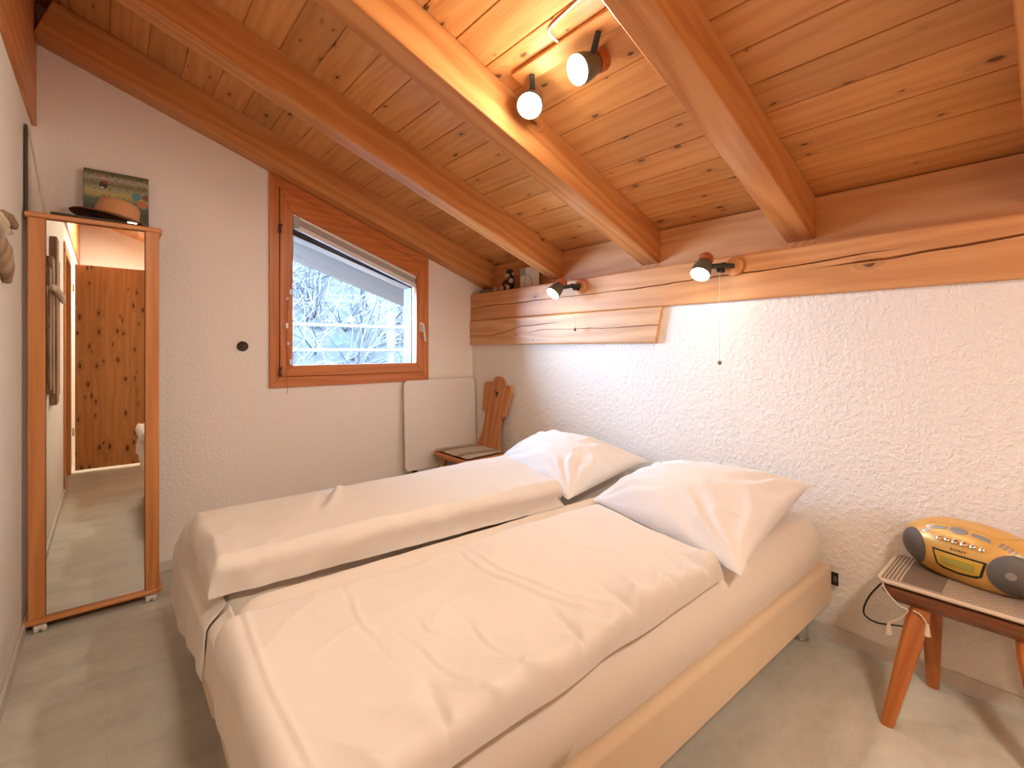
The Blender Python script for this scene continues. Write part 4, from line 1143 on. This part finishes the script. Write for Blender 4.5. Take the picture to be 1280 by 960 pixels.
for k in range(6):
    x = -0.055 + k * 0.0225; z = 0.138 + 0.003 * math.cos((k - 2.5) * 0.6)
    rr = 0.0095 if k in (2, 3) else 0.008
    y = rfront(x, z)
    b = MB().lathe([(rr, -0.006), (rr, 0.004), (rr * 0.85, 0.0075), (rr * 0.4, 0.0095), (0, 0.010)], axis_matrix((x, y, z), (0, -0.78, 0.62)), 20)
    lab(b.build('round_button', 'chrome', rd, smooth=40), 'chrome push button')
# top controls follow the upper shell
def rtop(x, y):
    q = 1 - abs(x / RA) ** RN - abs(y / RB) ** RN
    return 0.088 + RC * max(q, 0.0) ** (1 / RN)
def tpatch(name, mat, pts, off, label=None, nr=6, nt_=48):
    fn_ = pts if callable(pts) else poly(pts)
    b = MB(); cx = sum(fn_(k / nt_)[0] for k in range(nt_)) / nt_; cy = sum(fn_(k / nt_)[1] for k in range(nt_)) / nt_
    cv = b.bm.verts.new((cx, cy, rtop(cx, cy) + off)); prev = None
    for i in range(1, nr + 2):
        s_ = min(1.0, i / nr); rg = []
        for k in range(nt_):
            ox, oy = fn_(k / nt_); x = cx + (ox - cx) * s_; y = cy + (oy - cy) * s_
            rg.append(b.bm.verts.new((x, y, rtop(x, y) + (off if i <= nr else -0.004))))
        if prev is None:
            for k in range(nt_): b.bm.faces.new((cv, rg[k], rg[(k + 1) % nt_]))
        else:
            for k in range(nt_): b.bm.faces.new((prev[k], rg[k], rg[(k + 1) % nt_], prev[(k + 1) % nt_]))
        prev = rg
    o = b.build(name, mat, rd, smooth=50)
    return lab(o, label) if label else o
tpatch('disc_lid', 'yellow', [(-0.105, -0.045), (0.085, -0.045), (0.115, -0.01), (0.115, 0.05), (0.07, 0.075), (-0.07, 0.075), (-0.115, 0.05), (-0.115, -0.01)], 0.003)
tpatch('oval_button', 'greybtn', ell(-0.012, -0.0625, 0.024, 0.0095), 0.003, 'grey oval button')
tpatch('key_strip', 'greybtn', [(-0.085, -0.068), (-0.045, -0.066), (-0.045, -0.058), (-0.082, -0.058)], 0.0022, 'grey key strip')
tpatch('key_strip', 'greybtn', [(0.022, -0.066), (0.072, -0.068), (0.066, -0.058), (0.022, -0.058)], 0.0022, 'grey key strip')
for k in range(2): tpatch('small_key', 'silver', ell(-0.100 + 0.006 * k, -0.070 + 0.011 * k, 0.012, 0.0035), 0.002, 'silver key')
for k in range(5): tpatch('vent_line', 'greybtn', [(0.088 + 0.011 * k, -0.066), (0.094 + 0.011 * k, -0.066), (0.101 + 0.011 * k, -0.052), (0.095 + 0.011 * k, -0.052)], 0.0014)
# maker's lettering above the display
tc = bpy.data.curves.new('lettering', 'FONT'); tc.body = 'SONY'; tc.size = 0.0135; tc.extrude = 0.0005; tc.align_x = 'CENTER'; tc.align_y = 'CENTER'; tc.space_character = 1.15
to = bpy.data.objects.new('tmp_lettering', tc); COL.objects.link(to)
dg = bpy.context.evaluated_depsgraph_get(); tm = bpy.data.meshes.new_from_object(to.evaluated_get(dg))
bpy.data.objects.remove(to)
tm.name = 'lettering'; tm.materials.clear(); tm.materials.append(M['black'])
for v in tm.vertices:
    x, z = v.co.x * 1.15, 0.1165 + v.co.y * 0.85
    v.co = Vector((x, rfront(x, z) - 0.0008 - v.co.z, z))
lo_ = bpy.data.objects.new('lettering', tm); COL.objects.link(lo_); lo_.parent = rd
lab(lo_, 'dark maker lettering')
b = MB().tube([(0.158, 0.045, 0.118), (0.160, 0.046, 0.20)], 0.0042, 10).tube([(0.160, 0.046, 0.20), (0.166, 0.046, 0.34)], 0.003, 10).tube([(0.166, 0.046, 0.34), (0.171, 0.046, 0.43)], 0.002, 8)
lab(b.build('antenna', 'chrome', rd, smooth=40), 'thin chrome antenna')
b = MB().tube(spline([(2.335, 0.40, 0.40), (2.335, 0.455, 0.345), (2.335, 0.505, 0.270), (2.335, 0.530, 0.205), (2.335, 0.527, 0.170), (2.335, 0.49, 0.158), (2.335, 0.44, 0.170), (2.335, 0.37, 0.19), (2.345, 0.30, 0.20)]), 0.0033, 8)
tag(b.build('power_cable', 'black', None, smooth=60), 'black power cable looping behind the stool near the bed', 'cable')

# ------------------------------------------------------------------ spot lamps
def lamp_light(loc, watts, ax):
    ld = bpy.data.lights.new('bulb_light', 'SPOT'); ld.energy = watts; ld.color = BULB_COLOR; ld.shadow_soft_size = 0.035
    ld.spot_size = math.radians(172); ld.spot_blend = 0.9
    o = bpy.data.objects.new('bulb_light', ld); o.location = loc
    o.rotation_mode = 'QUATERNION'; o.rotation_quaternion = Vector((0, 0, -1)).rotation_difference(Vector(ax).normalized())
    return o
def spot_head(parent, O, disc, ax, watts, sc=1.0):
    """reflector head whose glowing face centre is disc, pointing along ax (world)"""
    ax = Vector(ax).normalized(); mt = axis_matrix(disc, ax) @ Matrix.Diagonal((sc, sc, sc, 1))
    b = MB().lathe([(0.0465, 0.003), (0.048, -0.002), (0.047, -0.02), (0.042, -0.05), (0.033, -0.078), (0.030, -0.082), (0.0, -0.082), (0.0, -0.078), (0.028, -0.076), (0.040, -0.05), (0.0445, -0.02), (0.0455, 0.003), (0.0465, 0.003)], mt, 32)
    sh = b.build('lamp_shade', 'shade', parent, O, smooth=40)
    b = MB().lathe([(0.0, 0.0075), (0.02, 0.006), (0.036, 0.001), (0.043, -0.006), (0.040, -0.02), (0.022, -0.055), (0.0, -0.057)], mt, 32)
    lab(b.build('bulb', 'bulb', parent, O, smooth=60), 'glowing white reflector bulb')
    b = MB().lathe([(0.0, -0.084), (0.033, -0.084), (0.035, -0.090), (0.035, -0.118), (0.031, -0.125), (0.0, -0.126)], mt, 28)
    lab(b.build('wooden_cap', 'lampwood', parent, O, smooth=40), 'reddish wooden cap')
    l = lamp_light(Vector(disc) + ax * 0.03 - Vector(O), watts, ax); COL.objects.link(l); l.parent = parent
    ld = bpy.data.lights.new('bulb_glow', 'POINT'); ld.energy = watts * GLOW; ld.color = BULB_COLOR; ld.shadow_soft_size = 0.035
    g = bpy.data.objects.new('bulb_glow', ld); g.location = l.location; COL.objects.link(g); g.parent = parent
# pair on the ceiling
cp = thing('ceiling_spotlight', 'pair of lit ceiling spots on a wooden bar between two rafters', 'lamp', (1.315, 1.25, zc(1.315)))
CO = Vector((1.315, 1.25, zc(1.315)))
bm_ = MB(); Lb = 0.066
m_ = Matrix.Translation((1.315, 1.255, zc(1.315))) @ Matrix.Rotation(TH, 4, 'Y')
bm_.box((-0.036, -0.29, -0.022), (0.036, 0.24, -0.0005), m_)
bm_.build('mounting_bar', 'lampwoodY', cp, CO, bevel=0.005)
heads = [((1.334, 1.446, 2.260), (-0.602, -0.428, -0.673), (1.314, 1.410, 2.368), None),
         ((1.297, 1.149, 2.262), (-0.82, 0.16, -0.50), (1.312, 1.066, 2.365), None)]
def finish_heads():
    for disc, ax, s0, s1 in heads:
        a = Vector(ax).normalized(); base = Vector(disc) - a * 0.055
        b = MB().tube([s0, Vector(s0).lerp(base, 0.5) + Vector((0.004, 0, -0.004)), base], [0.0105, 0.0125, 0.011], 12)
        lab(b.build('arm', 'blackmetal', cp, CO, smooth=40), 'black lamp arm')
        spot_head(cp, CO, disc, ax, BULB_WATTS, 1.14)
finish_heads()
cw = [(1.19, 0.93, 0), (1.205, 1.05, 0), (1.222, 1.20, 0), (1.234, 1.232, 0), (1.262, 1.236, 0), (1.282, 1.226, 0.008)]
b = MB().tube(spline([(x, y, zc(x) - 0.006 - d) for x, y, d in cw]), 0.0045, 8)
tag(b.build('ceiling_cable', 'offwhite', None, smooth=60), 'white lamp cable clipped along the ceiling boards to the spot bar', 'cable')
# unseen fill lamp, added behind the camera to brighten the room; built as a dome
def fill_lamp(label, loc, tilt, watts, r):
    t = thing('added_fill_lamp', label, 'lamp', loc); t.rotation_euler = (0, tilt, 0)
    b = MB().lathe([(0, 0), (r, 0), (r, -0.03), (r * 0.96, -0.034), (0, -0.034)], None, 40); b.build('fill_lamp_base', 'white', t, smooth=40)
    b = MB().lathe([(r * 0.93, -0.034), (r * 0.8, -0.060), (r * 0.5, -0.078), (0, -0.085)], None, 40); b.build('fill_diffuser', 'bulb', t, smooth=60)
    ld = bpy.data.lights.new('lamp_light', 'AREA'); ld.shape = 'DISK'; ld.size = r * 1.8; ld.energy = watts; ld.color = BULB_COLOR
    o = bpy.data.objects.new('lamp_light', ld); o.location = (0, 0, -0.10); COL.objects.link(o); o.parent = t
fill_lamp('added round white fill lamp on the ceiling behind the viewer', (0.35, -0.95, zc(0.35) - 0.001), TH, FILL_WATTS, 0.20)
# two on the eaves beam with pull cords
def beam_spot(label, disc, ax, ybase, cord_y, cord_z):
    O = Vector((2.353, ybase, 1.655))
    t = thing('beam_spotlight', label, 'lamp', O, 0, 'wooden spotlights on the long beam')
    b = MB().lathe([(0.0, 0.0), (0.046, 0.0), (0.046, 0.014), (0.042, 0.019), (0.0, 0.019)], axis_matrix((0, 0, 0), (-1, 0, 0)), 32)
    b.build('mounting_rosette', M['lampwood'] if False else wood('rosette_wood', (0.42, 0.15, 0.045), (0.56, 0.23, 0.075), (0.66, 0.32, 0.12), 'Z', knots=0, ring=60), t, smooth=40)
    a = Vector(ax).normalized(); base = Vector(disc) - a * 0.05
    p0 = O + Vector((-0.018, 0, 0.002)); p1 = O + Vector((-0.05, (disc[1] - ybase) * 0.35, 0.006))
    b = MB().tube([p0, p1, base], [0.012, 0.0125, 0.012], 12).ball(p1, 0.016, 12, 8)
    lab(b.build('arm', 'blackmetal', t, O, smooth=40), 'black lamp arm')
    spot_head(t, O, disc, ax, BEAM_WATTS)
    cx = 2.353 - 0.052
    b = MB().tube([(cx, cord_y, 1.632), (cx, cord_y, cord_z + 0.01)], 0.0011, 6)
    pc = lab(b.build('pull_cord', 'cord', t, O), 'thin pull cord')
    b = MB().box((cx - 0.01, cord_y - 0.012, 1.630), (2.336, cord_y + 0.012, 1.652))
    b.build('switch_box', 'blackmetal', t, O, bevel=0.003)
    b = MB().ball((cx, cord_y, cord_z), 0.010, 14, 10, (1, 1, 1.15)); b.build('bead', 'bead', pc, O, smooth=60)
beam_spot('lit spotlight on the beam, right one, near the middle of the right wall', (2.200, 1.159, 1.614), (-0.631, -0.038, -0.775), 1.055, 1.110, 1.182)
beam_spot('lit spotlight on the beam, left one, above the timber block near the window', (2.200, 2.163, 1.609), (-0.719, 0.084, -0.69), 2.045, 2.062, 1.376)

# ------------------------------------------------------------------ small things on the beam
ZB = 1.7125
ty = thing('plush_toy', 'small dark plush animal with tan muzzle and feet sitting on the beam', 'toy', (2.435, 2.865, ZB))
b = MB().ball((0, 0, 0.055), 0.040, 16, 10, (0.8, 0.9, 1.25)).ball((-0.002, 0.004, 0.128), 0.036, 16, 10).ball((0, 0.006, 0.158), 0.024, 12, 8, (1, 1.2, 0.6))
b.tube([(0, -0.03, 0.085), (-0.02, -0.052, 0.07), (-0.035, -0.05, 0.045)], [0.014, 0.013, 0.011], 10).tube([(0, 0.03, 0.085), (-0.02, 0.050, 0.07), (-0.035, 0.048, 0.045)], [0.014, 0.013, 0.011], 10)
b.tube([(-0.01, -0.022, 0.02), (-0.05, -0.035, 0.018)], 0.016, 10).tube([(-0.01, 0.022, 0.02), (-0.05, 0.035, 0.018)], 0.016, 10)
b.build('body', 'plushdark', ty, smooth=60)
b = MB().ball((-0.030, 0.006, 0.118), 0.022, 14, 8, (0.8, 1.3, 0.9)); b.build('muzzle', 'plushtan', ty, smooth=60)
for s_ in (-1, 1):
    b = MB().ball((-0.004, s_ * 0.040 + 0.004, 0.130), 0.014, 12, 8, (0.5, 1, 1)); b.build('ear', 'plushtan', ty, smooth=60)
    b = MB().ball((-0.058, s_ * 0.036, 0.020), 0.019, 12, 8, (0.7, 1, 1)); b.build('foot', 'plushtan', ty, smooth=60)
b = MB().ball((-0.036, -0.048, 0.072), 0.022, 12, 8, (0.7, 1, 1)); b.build('paw', 'plushtan', ty, smooth=60)
tl = thing('plush_snake', 'little grey plush figure lying at the window end of the beam', 'toy', (2.400, 3.12, ZB))
b = MB().tube([(0, 0.10, 0.014), (-0.005, 0.06, 0.018), (0, 0.01, 0.018), (0.004, -0.05, 0.016), (0, -0.09, 0.014)], [0.010, 0.016, 0.017, 0.015, 0.010], 10); b.build('body', 'plushgrey', tl, smooth=60)
b = MB().ball((-0.004, -0.115, 0.022), 0.021, 12, 8); b.build('head', 'plushtan', tl, smooth=60)
cd = thing('drawing_card', 'white card with a thin line drawing standing on the beam under a rafter', 'card', (2.462, 2.668, ZB))
b = MB().prism([(0, 0.108, 0), (0, -0.100, 0), (0, -0.100, 0.120), (0, -0.005, 0.165), (0, 0.108, 0.165)], (0.006, 0, 0)); b.build('card', 'white', cd)
b = MB().box((-0.0012, 0.045, 0.105), (0.0, 0.108, 0.165)); lab(b.build('grey_patch', 'greyblue', cd), 'blue-grey square patch')
b = MB().tube([(-0.001, 0.06, 0.008), (-0.001, 0.062, 0.06), (-0.001, 0.045, 0.102), (-0.001, 0.028, 0.115)], 0.0016, 6).tube([(-0.001, 0.02, 0.11), (-0.001, -0.012, 0.085), (-0.001, -0.024, 0.05), (-0.001, -0.024, 0.012)], 0.0016, 6)
b.build('drawn_line', 'plushgrey', cd)
